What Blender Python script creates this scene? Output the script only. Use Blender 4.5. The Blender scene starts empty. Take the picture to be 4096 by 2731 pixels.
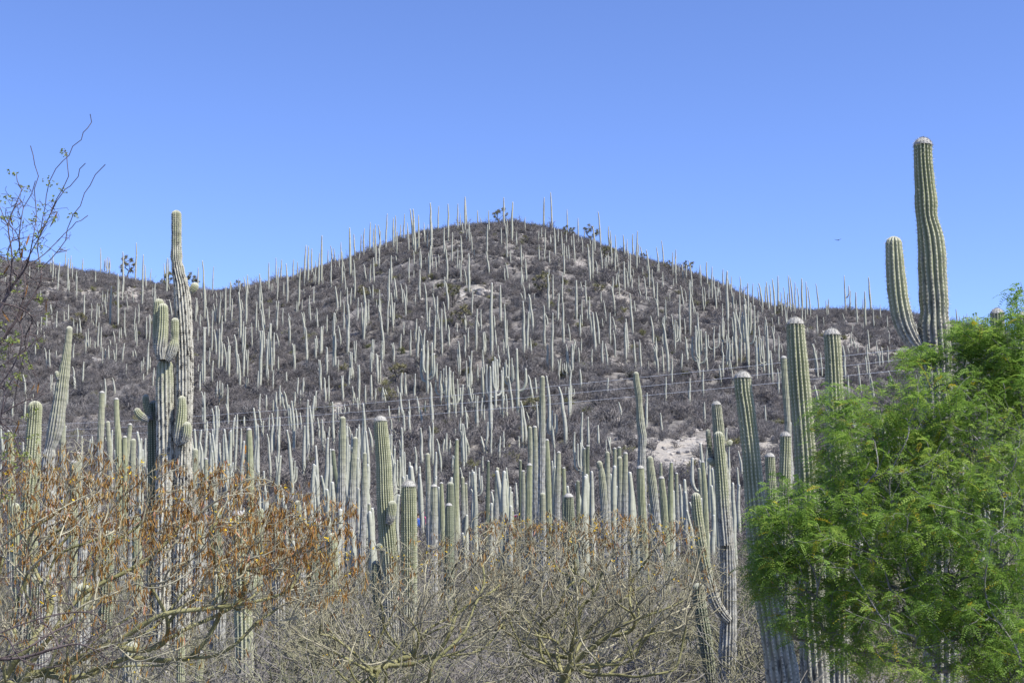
import bpy, math, random
import numpy as np
from mathutils import Vector, Matrix

random.seed(7)
rng = np.random.default_rng(11)
R = math.radians
scene = bpy.context.scene
COL = scene.collection

# ------------------------------------------------------------------ camera, sky, sun, exposure
EYE = 2.5
FN = 5628.0                       # focal length in photograph pixels (4096 wide)
PITCH = math.atan((2120.0 - 1365.5) / FN)
cam_data = bpy.data.cameras.new('camera')
cam_data.sensor_width = 36.0
cam_data.lens = 36.0 * FN / 4096.0
cam_data.clip_start = 0.1
cam_data.clip_end = 6000.0
cam = bpy.data.objects.new('camera', cam_data)
COL.objects.link(cam)
cam.location = (0, 0, EYE)
cam.rotation_euler = (math.pi / 2 + PITCH, 0, 0)
scene.camera = cam

SUN_EL, SUN_AZ = R(52), R(122)    # azimuth clockwise from +Y: behind the camera to the right
world = bpy.data.worlds.new('World')
scene.world = world
world.use_nodes = True
wn = world.node_tree.nodes
wl = world.node_tree.links
bg = wn['Background']
sky = wn.new('ShaderNodeTexSky')
sky.sky_type = 'NISHITA'
sky.sun_disc = False
sky.sun_elevation = SUN_EL
sky.sun_rotation = SUN_AZ
sky.altitude = 2500
sky.air_density = 1.0
sky.dust_density = 0.0
sky.ozone_density = 4.0
tint = wn.new('ShaderNodeMix')
tint.data_type = 'RGBA'
tint.blend_type = 'MULTIPLY'
tint.inputs[0].default_value = 1.0
tint.inputs[7].default_value = (0.97, 0.985, 1.27, 1)     # deep dry-season blue
wl.new(sky.outputs['Color'], tint.inputs[6])
wl.new(tint.outputs[2], bg.inputs['Color'])
bg.inputs['Strength'].default_value = 0.116

sd = bpy.data.lights.new('sun', 'SUN')
sd.energy = 5.0
sd.angle = R(0.5)
sd.color = (1.0, 0.965, 0.91)
sun = bpy.data.objects.new('sun', sd)
COL.objects.link(sun)
to_sun = Vector((math.sin(SUN_AZ) * math.cos(SUN_EL), math.cos(SUN_AZ) * math.cos(SUN_EL), math.sin(SUN_EL)))
sun.rotation_euler = to_sun.to_track_quat('Z', 'Y').to_euler()
sun.location = (20, -20, 60)

vs = scene.view_settings
vs.view_transform = 'Standard'
vs.look = 'None'
vs.exposure = 0.74
vs.gamma = 1.0
vs.use_curve_mapping = False
scene.render.resolution_x, scene.render.resolution_y = 1024, 682

# ------------------------------------------------------------------ helpers
CP, SP = math.cos(PITCH), math.sin(PITCH)

def ray(px, py):
    x = (px - 2048.0) / FN
    y = (1365.5 - py) / FN
    return np.array([x, CP - y * SP, SP + y * CP])

def at(px, py, Y):
    d = ray(px, py)
    return np.array([0, 0, EYE]) + d * (Y / d[1])

def tag(o, label=None, cat=None, group=None, kind=None):
    if label: o['label'] = label
    if cat: o['category'] = cat
    if group: o['group'] = group
    if kind: o['kind'] = kind
    return o

def empty(name, loc):
    o = bpy.data.objects.new(name, None)
    o.empty_display_size = 0.2
    o.location = loc
    COL.objects.link(o)
    return o

def link(name, me, parent=None, mat=None):
    o = bpy.data.objects.new(name, me)
    COL.objects.link(o)
    if mat is not None and len(me.materials) == 0:
        me.materials.append(mat)
    if parent is not None:
        o.parent = parent
        o.matrix_parent_inverse = Matrix.Translation(-Vector(parent.location))
    return o

def mesh_np(name, V, F, attrs=None, smooth=True, mat=None, midx=None):
    """F: list of int arrays (n,3) / (n,4)"""
    me = bpy.data.meshes.new(name)
    V = np.asarray(V, dtype=np.float32)
    if not isinstance(F, (list, tuple)): F = [F]
    F = [np.asarray(f, dtype=np.int32) for f in F if len(f)]
    nl = sum(f.size for f in F); npol = sum(len(f) for f in F)
    me.vertices.add(len(V)); me.loops.add(nl); me.polygons.add(npol)
    me.vertices.foreach_set('co', V.ravel())
    me.loops.foreach_set('vertex_index', np.concatenate([f.ravel() for f in F]))
    sizes = np.concatenate([np.full(len(f), f.shape[1], dtype=np.int32) for f in F])
    starts = np.concatenate([[0], np.cumsum(sizes)[:-1]]).astype(np.int32)
    me.polygons.foreach_set('loop_start', starts)
    me.polygons.foreach_set('use_smooth', np.full(npol, smooth))
    if midx is not None: me.polygons.foreach_set('material_index', np.asarray(midx, dtype=np.int32))
    if attrs:
        for k, a in attrs.items():
            a = np.asarray(a, dtype=np.float32)
            if a.ndim == 1:
                at_ = me.attributes.new(k, 'FLOAT', 'POINT'); at_.data.foreach_set('value', a)
            else:
                at_ = me.attributes.new(k, 'FLOAT_VECTOR', 'POINT'); at_.data.foreach_set('vector', a.ravel())
    me.update(calc_edges=True)
    me.validate()
    if mat is not None: me.materials.append(mat)
    return me

class Acc:
    """collects geometry pieces of one mesh"""
    def __init__(s): s.V=[]; s.T=[]; s.Q=[]; s.A={}; s.n=0
    def add(s, V, T=None, Q=None, **attrs):
        V=np.asarray(V,float)
        if T is not None and len(T): s.T.append(np.asarray(T)+s.n)
        if Q is not None and len(Q): s.Q.append(np.asarray(Q)+s.n)
        s.V.append(V); s.n+=len(V)
        for k,a in attrs.items():
            s.A.setdefault(k,[]).append(np.broadcast_to(np.asarray(a,float),(len(V),)))
    def mesh(s,name,mat=None,smooth=True):
        F=[]
        if s.T: F.append(np.concatenate(s.T))
        if s.Q: F.append(np.concatenate(s.Q))
        return mesh_np(name,np.concatenate(s.V),F,{k:np.concatenate(a) for k,a in s.A.items()},smooth,mat)

def norm(v):
    v=np.asarray(v,float); return v/(np.linalg.norm(v,axis=-1,keepdims=True)+1e-9)

def vnoise(x, y, seed=0, octs=((.031,.047,1),(.071,-.053,.6),(.13,.17,.35),(-.23,.19,.2))):
    """cheap smooth pseudo-noise, about -1..1"""
    r=np.random.default_rng(seed); o=0; w=0
    for a,b,c in octs:
        p=r.uniform(0,6.28,4)
        o=o+c*(np.sin(a*6*x+b*5*y+p[0]+1.3*np.sin(b*4*x-a*6*y+p[1]))*np.cos(a*3*y-b*4*x+p[2]))
        w+=c
    return o/w

# ------------------------------------------------------------------ materials
def new_mat(name):
    m=bpy.data.materials.new(name); m.use_nodes=True
    nt=m.node_tree; b=nt.nodes['Principled BSDF']
    b.inputs['Specular IOR Level'].default_value=0.2
    return m,nt,b

class G:
    """small node-building helper"""
    def __init__(s,nt): s.nt=nt
    def n(s,t,**kw):
        nd=s.nt.nodes.new(t)
        for k,v in kw.items(): setattr(nd,k,v)
        return nd
    def put(s,sock,v):
        if hasattr(v,'is_output') : s.nt.links.new(v,sock)
        elif isinstance(v,(tuple,list)): sock.default_value=(*v,1) if len(v)==3 and sock.type=='RGBA' else v
        else: sock.default_value=v
    def math(s,op,a,b=0.0,c=None,clamp=False):
        nd=s.n('ShaderNodeMath',operation=op,use_clamp=clamp)
        s.put(nd.inputs[0],a); s.put(nd.inputs[1],b)
        if c is not None: s.put(nd.inputs[2],c)
        return nd.outputs[0]
    def mix(s,f,a,b,mode='MIX'):
        nd=s.n('ShaderNodeMix',data_type='RGBA',blend_type=mode)
        s.put(nd.inputs[0],f); s.put(nd.inputs[6],a); s.put(nd.inputs[7],b)
        return nd.outputs[2]
    def noise(s,vec=None,scale=5,detail=3,rough=.55):
        nd=s.n('ShaderNodeTexNoise'); nd.inputs['Scale'].default_value=scale
        nd.inputs['Detail'].default_value=detail; nd.inputs['Roughness'].default_value=rough
        if vec is not None: s.nt.links.new(vec,nd.inputs['Vector'])
        return nd.outputs['Fac']
    def attr(s,name):
        nd=s.n('ShaderNodeAttribute',attribute_name=name); return nd.outputs['Fac']
    def step(s,v,lo,hi):
        nd=s.n('ShaderNodeMapRange',interpolation_type='SMOOTHSTEP')
        s.put(nd.inputs['Value'],v); s.put(nd.inputs['From Min'],lo); s.put(nd.inputs['From Max'],hi)
        return nd.outputs['Result']
    def pos(s,scale=(1,1,1),obj=True):
        tc=s.n('ShaderNodeTexCoord'); mp=s.n('ShaderNodeMapping')
        mp.inputs['Scale'].default_value=scale
        s.nt.links.new(tc.outputs['Object'],mp.inputs['Vector']); return mp.outputs['Vector']
    def geo(s,scale=(1,1,1)):
        tc=s.n('ShaderNodeNewGeometry'); mp=s.n('ShaderNodeMapping')
        mp.inputs['Scale'].default_value=scale
        s.nt.links.new(tc.outputs['Position'],mp.inputs['Vector']); return mp.outputs['Vector']
    def rand(s): return s.n('ShaderNodeObjectInfo').outputs['Random']
    def bump(s,h,strength=.4,dist=.02):
        nd=s.n('ShaderNodeBump'); nd.inputs['Strength'].default_value=strength; nd.inputs['Distance'].default_value=dist
        s.nt.links.new(h,nd.inputs['Height']); return nd.outputs['Normal']

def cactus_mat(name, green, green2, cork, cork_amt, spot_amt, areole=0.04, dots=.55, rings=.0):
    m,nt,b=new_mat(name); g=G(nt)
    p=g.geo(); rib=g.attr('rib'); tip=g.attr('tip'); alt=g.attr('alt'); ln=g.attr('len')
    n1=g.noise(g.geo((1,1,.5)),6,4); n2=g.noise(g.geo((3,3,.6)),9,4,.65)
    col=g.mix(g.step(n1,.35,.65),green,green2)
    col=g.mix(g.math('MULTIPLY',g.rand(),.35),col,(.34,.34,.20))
    # corky bark grows upwards from the base of old stems
    ck=g.math('SUBTRACT',g.math('ADD',cork_amt,g.math('MULTIPLY',n2,.55)),g.math('MULTIPLY',alt,1.0))
    ckf=g.step(ck,-.02,.30)
    corkc=g.mix(g.step(g.noise(g.geo((1,1,.8)),14,4),.4,.62),cork,tuple(c*.72 for c in cork))
    col=g.mix(ckf,col,corkc)
    # dark scars, stretched along the ribs, on corky parts
    sp=g.noise(g.geo((1,1,.5)),17,4,.62)
    sc=g.math('MULTIPLY',g.step(sp,.52,.58),g.math('MULTIPLY',ckf,spot_amt))
    col=g.mix(sc,col,(.055,.05,.045))
    # thin horizontal growth rings
    rg=g.math('SINE',g.math('MULTIPLY',g.math('ADD',ln,g.math('MULTIPLY',n1,.15)),34.0))
    col=g.mix(g.math('MULTIPLY',g.step(rg,.6,1.0),rings),col,(.16,.16,.12))
    # areoles with pale spines along the crests
    dt=g.math('SINE',g.math('MULTIPLY',ln,6.2832/areole))
    dm=g.math('MULTIPLY',g.step(dt,.0,.6),g.step(rib,.80,.97))
    col=g.mix(g.math('MULTIPLY',dm,dots),col,(.66,.60,.44))
    # pale woolly apex
    col=g.mix(g.math('MULTIPLY',g.step(tip,.09,.01),.6),col,(.44,.43,.35))
    nt.links.new(col,b.inputs['Base Color'])
    b.inputs['Roughness'].default_value=.72
    h=g.math('ADD',g.noise(g.geo((1,1,.6)),40,3),g.math('MULTIPLY',rg,.25))
    nt.links.new(g.bump(h,.35,.015),b.inputs['Normal'])
    return m

M={}
M['cactus']=cactus_mat('cactus_skin',(.225,.238,.132),(.29,.298,.185),(.36,.35,.295),.22,.7)
M['cactus_old']=cactus_mat('old_cactus_skin',(.205,.225,.115),(.265,.28,.155),(.45,.43,.35),.80,1.0)
M['cactus_half']=cactus_mat('half_corky_cactus_skin',(.20,.218,.11),(.26,.275,.155),(.30,.285,.245),.60,.9)
M['cactus_mid']=cactus_mat('stand_cactus_skin',(.24,.245,.16),(.31,.308,.215),(.38,.37,.325),.62,.45,.07,.3,.35)
M['cactus_dark_or_shaded']=cactus_mat('dark_or_shaded_cactus_skin',(.085,.105,.07),(.12,.14,.09),(.30,.29,.26),.1,.5)  # own dark tone for some stems; painted-in shade for those standing in shadow

def hill_cactus_mat():
    m,nt,b=new_mat('hill_cactus_skin'); g=G(nt)
    n=g.noise(g.geo((1,1,1)),1.7,4); rnd=g.rand()
    col=g.mix(g.step(n,.3,.7),(.315,.318,.252),(.41,.405,.345))
    col=g.mix(g.math('MULTIPLY',rnd,.5),col,(.36,.365,.245))
    rg=g.noise(g.geo((.35,.35,7.0)),1.0,3,.6)
    col=g.mix(g.math('MULTIPLY',g.step(rg,.52,.66),.45),col,(.19,.185,.155))
    col=g.mix(g.step(g.attr('tip'),.22,.02),col,(.46,.455,.40))
    nt.links.new(col,b.inputs['Base Color']); b.inputs['Roughness'].default_value=.8
    nt.links.new(g.bump(rg,.3,.03),b.inputs['Normal'])
    return m
M['cactus_hill']=hill_cactus_mat()

def flat_mat(name,c1,c2,scale=8,rough=.8,trans=0.0,inst=.5,bump=0):
    m,nt,b=new_mat(name); g=G(nt)
    col=g.mix(g.step(g.noise(g.geo(),scale,3),.35,.65),c1,c2)
    if inst: col=g.mix(g.math('MULTIPLY',g.rand(),inst),col,tuple((a+b_)*.5*f for a,b_,f in zip(c1,c2,(1.35,1.2,1.1))))
    nt.links.new(col,b.inputs['Base Color']); b.inputs['Roughness'].default_value=rough
    if bump: nt.links.new(g.bump(g.noise(g.geo(),scale*6,4),bump,.02),b.inputs['Normal'])
    if trans:
        t=nt.nodes.new('ShaderNodeBsdfTranslucent'); mx=nt.nodes.new('ShaderNodeMixShader')
        mx.inputs[0].default_value=trans; nt.links.new(col,t.inputs['Color'])
        nt.links.new(b.outputs[0],mx.inputs[1]); nt.links.new(t.outputs[0],mx.inputs[2])
        nt.links.new(mx.outputs[0],nt.nodes['Material Output'].inputs['Surface'])
    return m

M['spine']=flat_mat('spines',(.55,.50,.36),(.66,.61,.48),30,inst=0)
M['wool']=flat_mat('wool_cap',(.48,.46,.41),(.36,.345,.30),60,.95,inst=0,bump=.6)
M['scrub']=flat_mat('grey_scrub',(.118,.112,.108),(.185,.175,.167),.12)
M['scrub_green']=flat_mat('green_scrub',(.115,.12,.055),(.20,.20,.09),.8)
M['thicket']=flat_mat('thicket_twigs',(.125,.118,.105),(.21,.20,.175),1.2)
M['thicket_olive']=flat_mat('olive_thicket_twigs',(.13,.13,.075),(.20,.195,.125),1.2)
M['bark_green']=flat_mat('green_bark',(.15,.145,.06),(.25,.235,.11),9,.7,inst=0,bump=.3)
M['twig']=flat_mat('olive_twigs',(.17,.155,.10),(.38,.35,.24),2.5,inst=0)
M['bark_grey']=flat_mat('grey_bark',(.17,.155,.14),(.28,.265,.25),14,inst=0,bump=.4)
M['bark_dark']=flat_mat('dark_acacia_bark',(.060,.045,.042),(.125,.10,.095),14,inst=0)
M['yucca_bark']=flat_mat('yucca_bark',(.07,.062,.055),(.12,.108,.095),3,inst=0)
M['yucca_leaf']=flat_mat('yucca_leaves',(.145,.145,.08),(.225,.215,.12),2,trans=.15)
M['leaf']=None
def leaf_mat(name,cols,trans):
    m,nt,b=new_mat(name); g=G(nt)
    v=g.attr('var')
    col=g.mix(g.step(v,.0,.55),cols[0],cols[1]); col=g.mix(g.step(v,.5,.85),col,cols[2]); col=g.mix(g.step(v,.93,1.0),col,cols[3])
    nt.links.new(col,b.inputs['Base Color']); b.inputs['Roughness'].default_value=.55
    t=nt.nodes.new('ShaderNodeBsdfTranslucent'); mx=nt.nodes.new('ShaderNodeMixShader')
    mx.inputs[0].default_value=trans; nt.links.new(col,t.inputs['Color'])
    nt.links.new(b.outputs[0],mx.inputs[1]); nt.links.new(t.outputs[0],mx.inputs[2])
    nt.links.new(mx.outputs[0],nt.nodes['Material Output'].inputs['Surface'])
    return m
M['leaf']=leaf_mat('mesquite_leaves',[(.15,.26,.05),(.225,.35,.06),(.33,.43,.08),(.50,.40,.04)],.5)
M['tiny_leaf']=leaf_mat('acacia_leaves',[(.20,.25,.07),(.25,.31,.09),(.32,.34,.08),(.34,.34,.08)],.45)
M['pod']=leaf_mat('dry_pods',[(.15,.07,.018),(.30,.145,.03),(.40,.26,.08),(.52,.25,.16)],.35)
M['flower']=leaf_mat('yellow_flowers',[(.75,.50,.02),(.80,.58,.03),(.85,.62,.05),(.80,.45,.03)],.3)
M['orange']=leaf_mat('orange_flowers',[(.50,.20,.01),(.60,.27,.02),(.60,.30,.02),(.60,.25,.02)],.2)
M['rock']=flat_mat('limestone',(.22,.205,.185),(.37,.35,.315),2.4,.9,inst=.3,bump=1.0)
M['wire']=flat_mat('aluminium_wire',(.68,.68,.68),(.74,.74,.74),3,.6,inst=0)
M['wood']=flat_mat('weathered_pole_wood',(.16,.12,.09),(.24,.19,.15),6,inst=0,bump=.4)
M['bird']=flat_mat('dark_plumage',(.02,.018,.016),(.04,.035,.03),9,inst=0)

def ground_mat():
    m,nt,b=new_mat('dry_ground'); g=G(nt)
    n=g.noise(g.geo(),.18,6,.6); n2=g.noise(g.geo(),1.4,5,.6); bare=g.attr('bare')
    soil=g.mix(g.step(n2,.38,.62),(.10,.094,.089),(.165,.154,.142))
    soil=g.mix(g.math('MULTIPLY',g.step(n,.48,.68),.8),soil,(.32,.29,.255))
    f=g.step(g.math('ADD',g.math('MULTIPLY',bare,1.15),g.math('MULTIPLY',g.math('SUBTRACT',n2,.5),2.6)),.40,.85)
    pale=g.mix(g.step(g.noise(g.geo(),.9,5),.4,.6),(.35,.315,.265),(.27,.252,.228))
    col=g.mix(f,soil,pale)
    nt.links.new(col,b.inputs['Base Color']); b.inputs['Roughness'].default_value=.95
    nt.links.new(g.bump(g.noise(g.geo(),2.2,6,.7),.9,.25),b.inputs['Normal'])
    return m
M['ground']=ground_mat()

# ------------------------------------------------------------------ terrain
SKYL=[(-900,640,380),(-300,600,375),(0,592,370),(100,603,368),(200,616,368),(300,637,368),(400,652,366),(480,664,365),(560,664,362),(620,648,356),
 (700,628,348),(800,594,338),(900,556,330),(980,526,324),(1080,512,320),(1150,507,318),(1230,512,318),(1300,529,319),
 (1380,559,320),(1460,588,322),(1560,616,325),(1650,654,328),(1700,680,330),(1760,702,332),(1850,710,334),(1900,706,335),
 (2000,710,337),(2050,716,338),(2100,724,338),(2250,758,340),(2352,780,340),(2700,830,342),(3300,900,345)]
_cx,_cy,_cz=[],[],[]
for a,b_,r_ in SKYL:
    p=at(a*1.7415,b_*1.7415,r_); _cx.append(p[0]); _cy.append(r_); _cz.append(p[2]-1.0)
_gt=np.array([-1,0,.08,.16,.23,.35,.46,.6,.73,.85,.94,1.0,1.06,1.15,1.4,2.2,4,40])
_gv=np.array([0,0,.010,.043,.088,.186,.305,.475,.65,.822,.945,1.0,1.012,1.0,.90,.45,.2,.1])
_ft=np.linspace(-1,5,6000); _fv=np.interp(_ft,_gt,_gv)
_k=np.hanning(90); _k/=_k.sum(); _fs=np.convolve(np.pad(_fv,45,mode='edge'),_k,'same')[45:-45]
def Z(x,y):
    x=np.asarray(x,float); y=np.asarray(y,float)
    yc=np.interp(x,_cx,_cy); zc=np.interp(x,_cx,_cz)
    t=(y-58.0)/(yc-58.0)
    z=zc*np.interp(t,_ft,_fs)
    amp=np.clip((y-70)/120.0,0,1)*np.clip((yc*1.02-y)/60.0,.15,1)
    z=z+amp*(1.5*vnoise(x,y,3)+.45*vnoise(x*3.1,y*3.1,5))+.06*vnoise(x*4,y*4,9)
    return z
def hit(px,py):
    """where the line of sight through a photograph pixel meets the hillside"""
    d=ray(px,py); ys=np.arange(40,395,.4)
    xs=d[0]/d[1]*ys; zs=EYE+d[2]/d[1]*ys
    below=np.nonzero(zs<Z(xs,ys))[0]
    if len(below)==0:
        i=np.argmin(zs-Z(xs,ys))
    else: i=below[0]
    return np.array([xs[i],ys[i],float(Z(xs[i],ys[i]))])

# patches of bare pale soil and rock, in photograph pixels (x, y, half width, half height, strength)
BARE=[(2560,1800,90,60,.8),(2700,1840,120,90,1.0),(2800,1790,140,60,.9),(3080,1790,60,50,.9),(2700,1990,80,50,.6),(2250,1900,60,30,.5),
 (1922,1170,70,30,.8),(1850,1180,50,30,.7),(1760,1130,60,30,.5),(2040,1010,120,70,.35),(1900,1060,160,60,.35),(1760,1000,120,50,.3),
 (330,1091,60,22,.9),(364,1164,45,30,.9),(556,1172,80,26,.9),(250,1160,40,40,.7),(600,1230,40,15,.6),(380,1436,50,22,.8),(440,1415,40,14,.6),
 (3423,1361,120,40,.8),(3300,1330,100,40,.5),(2470,1200,90,30,.5),(2650,1150,60,25,.6),(2330,1080,80,30,.3),(1390,1300,60,25,.4),(1480,1470,60,25,.5),
 (1560,1540,40,50,.6),(1350,1630,60,25,.5),(970,1410,30,14,.7),(1010,1500,60,20,.4),(920,1330,60,20,.3),(1100,1560,60,20,.4),(3880,1330,60,40,.4)]
_bp=[]
for px,py,hw,hh,s in BARE:
    h=hit(px,py); top=hit(px,py-hh); bot=hit(px,py+hh)
    _bp.append((h[0],h[1],hw*h[1]/FN,max(2.0,(top[1]-bot[1])/2),s))
def bare_f(x,y):
    b=np.zeros_like(np.asarray(x,float))
    for bx,by,rx,ry,s in _bp:
        b=np.maximum(b,s*np.exp(-((x-bx)/rx)**2-((y-by)/ry)**2))
    return b
gx=np.concatenate([[-3000,-1500,-800,-500,-360,-290],np.arange(-240,240.1,2.2),[290,360,500,800,1500,3000]])
gy=np.concatenate([[-3000,-1200,-400,-120,-50],np.arange(-20,420.1,2.2),[440,480,560,700,1000,1800,3500]])
X,Yg=np.meshgrid(gx,gy); ZZ=Z(X,Yg)
nx,ny=len(gx),len(gy)
idx=np.arange(nx*ny).reshape(ny,nx)
Q=np.stack([idx[:-1,:-1],idx[:-1,1:],idx[1:,1:],idx[1:,:-1]],-1).reshape(-1,4)
V=np.stack([X,Yg,ZZ],-1).reshape(-1,3)
tag(link('hillside',mesh_np('hillside',V,Q,{'bare':bare_f(V[:,0],V[:,1])},True,M['ground'])),
    'scrubby grey hillside rising from a dry plain','hill',kind='structure')

# ------------------------------------------------------------------ cactus builder
def catmull(P,step):
    P=np.asarray(P,float)
    if len(P)==2: P=np.stack([P[0],(P[0]+P[1])/2,P[1]])
    Pe=np.vstack([2*P[0]-P[1],P,2*P[-1]-P[-2]])
    out=[]
    for i in range(1,len(Pe)-2):
        a,b,c,d=Pe[i-1:i+3]; L=np.linalg.norm((c-b)[:3]); n=max(2,int(L/step))
        t=np.linspace(0,1,n,endpoint=False)[:,None]
        out.append(.5*((2*b)+(-a+c)*t+(2*a-5*b+4*c-d)*t**2+(-a+3*b-3*c+d)*t**3))
    return np.vstack(out+[P[-1:]])

def column(path,ribs=15,per=6,depth=.30,step=.05,seed=0,flat_base=True,wob=.03,total=None,ring=.012):
    """path: (n,4) x,y,z,r from base to tip -> V,Q,T,attrs, and rib-crest rows for spines"""
    P=catmull(path,step); c=P[:,:3]; r=np.maximum(P[:,3],.004)
    seg=np.linalg.norm(np.diff(c,axis=0),axis=1); s=np.concatenate([[0],np.cumsum(seg)]); L=s[-1]
    rt=r[-1]
    # finer rings under the dome
    sN=np.concatenate([s[s<L-rt*1.05],L-rt*np.array([1.0,.85,.68,.5,.34,.2,.1,.03,.0])])
    c=np.stack([np.interp(sN,s,c[:,k]) for k in range(3)],1); r=np.interp(sN,s,r); s=sN
    q=np.clip((L-s)/rt,0,1); r=r*np.sqrt(np.clip(1-(1-q)**2,0,1))+.0008
    rg=np.random.default_rng(seed); ph=rg.uniform(0,6.28,6)
    w=wob*(np.sin(s/(rt*6)+ph[0])+.6*np.sin(s/(rt*2.9)+ph[1]))+ring*np.sin(s/(rt*.55)+ph[2])
    r=r*(1+w*np.clip((L-s)/(rt*3),0,1))
    t=norm(np.gradient(c,axis=0))
    ref=np.array([0,1.0,0]); e1=norm(ref-(t@ref)[:,None]*t); e2=np.cross(t,e1)
    m=ribs*per; th=np.arange(m)*2*np.pi/m+ph[3]
    crest=np.abs(np.cos(np.pi*(np.arange(m)%per)/per)) if per>2 else 1.0-(np.arange(m)%2)
    tw=.25*np.sin(s/ (rt*14)+ph[4])[:,None]
    ang=th[None,:]+tw
    prof=(1-depth)+depth*crest**.9
    rr=r[:,None]*prof[None,:]*(1+.012*rg.standard_normal((len(s),m)))
    V=c[:,None,:]+rr[...,None]*(np.cos(ang)[...,None]*e1[:,None,:]+np.sin(ang)[...,None]*e2[:,None,:])
    n=len(s); I=np.arange(n*m).reshape(n,m)
    Qd=np.stack([I[:-1],np.roll(I[:-1],-1,1),np.roll(I[1:],-1,1),I[1:]],-1).reshape(-1,4)
    tot=total or L
    A=dict(rib=np.tile(crest,n),tip=np.repeat(L-s,m),len=np.repeat(s,m),alt=np.repeat(np.clip(s/tot,0,1),m))
    rows=V[:,::per]
    return V.reshape(-1,3),Qd,A,(rows,s,c,r)

def column_mesh(name,path,mat,**kw):
    V,Qd,A,rows=column(path,**kw)
    return mesh_np(name,V,Qd,A,True,mat),rows

def spine_mesh(rowsets,space=.04,length=.02,seed=0,k=3):
    rg=np.random.default_rng(seed); Vs=[]
    for rows,s,c,r in rowsets:
        L=s[-1]; ss=np.arange(.05,L-.005,space)
        for j in range(rows.shape[1]):
            p=np.stack([np.interp(ss,s,rows[:,j,a]) for a in range(3)],1)
            ce=np.stack([np.interp(ss,s,c[:,a]) for a in range(3)],1)
            o=norm(p-ce); n=len(p)
            for _ in range(k):
                d=norm(o+.75*rg.standard_normal((n,3))); ln=length*rg.uniform(.5,1.25,(n,1))
                sd=norm(np.cross(d,rg.standard_normal((n,3))))*.0016
                Vs.append(np.stack([p+sd,p-sd,p+d*ln],1).reshape(-1,3))
    V=np.concatenate(Vs); T=np.arange(len(V)).reshape(-1,3)
    return mesh_np('spines',V,T,None,False,M['spine'])

def wool_mesh(rows,rt,seed=0,k=900,reach=.55):
    """shaggy pale crown of bristles over the growing tip"""
    R_,s,c,r=rows; L=s[-1]; rg=np.random.default_rng(seed)
    keep=s>L-rt*1.15
    ring=R_[keep]; cc=c[keep]; n=len(ring)
    P=[];D=[]
    a=Acc(); m=ring.shape[1]
    # felt dome
    dome=ring+norm(ring-(cc[0])[None,None,:])*rt*.035
    I=np.arange(n*m).reshape(n,m)
    ok=(s[keep]>L-rt*reach)
    dd=dome[ok]; n2=len(dd); I=np.arange(n2*m).reshape(n2,m)
    a.add(dd.reshape(-1,3),Q=np.stack([I[:-1],np.roll(I[:-1],-1,1),np.roll(I[1:],-1,1),I[1:]],-1).reshape(-1,4))
    ii=rg.integers(0,n,k); jj=rg.integers(0,m,k)
    p=ring[ii,jj]+rg.standard_normal((k,3))*rt*.05
    d=norm(norm(p-cc[0])+.4*rg.standard_normal((k,3)))
    ln=rt*.16*rg.uniform(.5,1.4,(k,1)); sd=norm(np.cross(d,rg.standard_normal((k,3))))*rt*.018
    V=np.stack([p+sd,p-sd,p+d*ln],1).reshape(-1,3)
    a.add(V,T=np.arange(len(V)).reshape(-1,3))
    return a.mesh('woolly_cap',M['wool'],False)

def img_path(pts,d,dy=0.0,ground=True,up=False):
    """pts: (x,y,w) tip to base in photograph pixels at distance d -> base-to-tip path in metres"""
    P=[]
    for x,y,w in pts:
        p=at(x,y,d); P.append([p[0],p[1]+dy,p[2],w*.5*d/FN])
    P=P[::-1]
    if ground:
        b=np.array(P[0]); n=np.array(P[1]) if len(P)>1 else b+[0,0,1,0]
        z0=float(Z(b[0],b[1]))-.06
        if b[2]>z0+.05:
            dz=b[2]-z0; sl=(b[:2]-n[:2])/max(n[2]-b[2],.3)*.6
            ex=b[:2]+sl*dz
            extra=[]
            for f in ((1.0,.5) if dz>.7 else (1.0,)):
                extra.append([b[0]+(ex[0]-b[0])*f,b[1]+(ex[1]-b[1])*f,b[2]-dz*f,b[3]*(1+.06*f)])
            P=extra+P
    return np.array(P)

def near_cactus(label,d,pts,mat='cactus',ribs=15,cap=True,spines=0,arms=(),group=None,name='columnar_cactus',step=None,seed=None,reach=.98):
    seed=seed if seed is not None else int(pts[0][0])
    path=img_path(pts,d)
    root=empty(name,tuple(path[0,:3])); tag(root,label,'cactus',group)
    st=step or max(.035,.0016*d)
    me,rows=column_mesh('stem',path,M[mat],ribs=ribs,step=st,seed=seed,per=6 if d<30 else 4,wob=.042,ring=.03 if mat=='cactus_mid' else .012)
    stem=link('stem',me,root)
    sets=[rows]
    if cap:
        wc=bpy.data.objects.new('woolly_cap',wool_mesh(rows,path[-1,3],seed,500 if d>25 else 1100,reach)); COL.objects.link(wc); wc.parent=stem if arms else root
        if not arms: wc.matrix_parent_inverse=Matrix.Translation(-Vector(root.location))
    for ar in arms:
        dy,ap=ar[0],ar[1]; am=ar[2] if len(ar)>2 else 'cactus'
        p=img_path(ap,d,dy,ground=False)
        me,rw=column_mesh('arm',p,M[am],ribs=max(9,ribs-3),step=st*.7,seed=seed+len(ap)+int(ap[0][1]),wob=.02,per=6 if d<30 else 4)
        link('arm',me,root); sets.append(rw)
    if spines:
        o=link('spines',spine_mesh(sets,.042,spines,seed),root); o['kind']='stuff'
    return root

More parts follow.
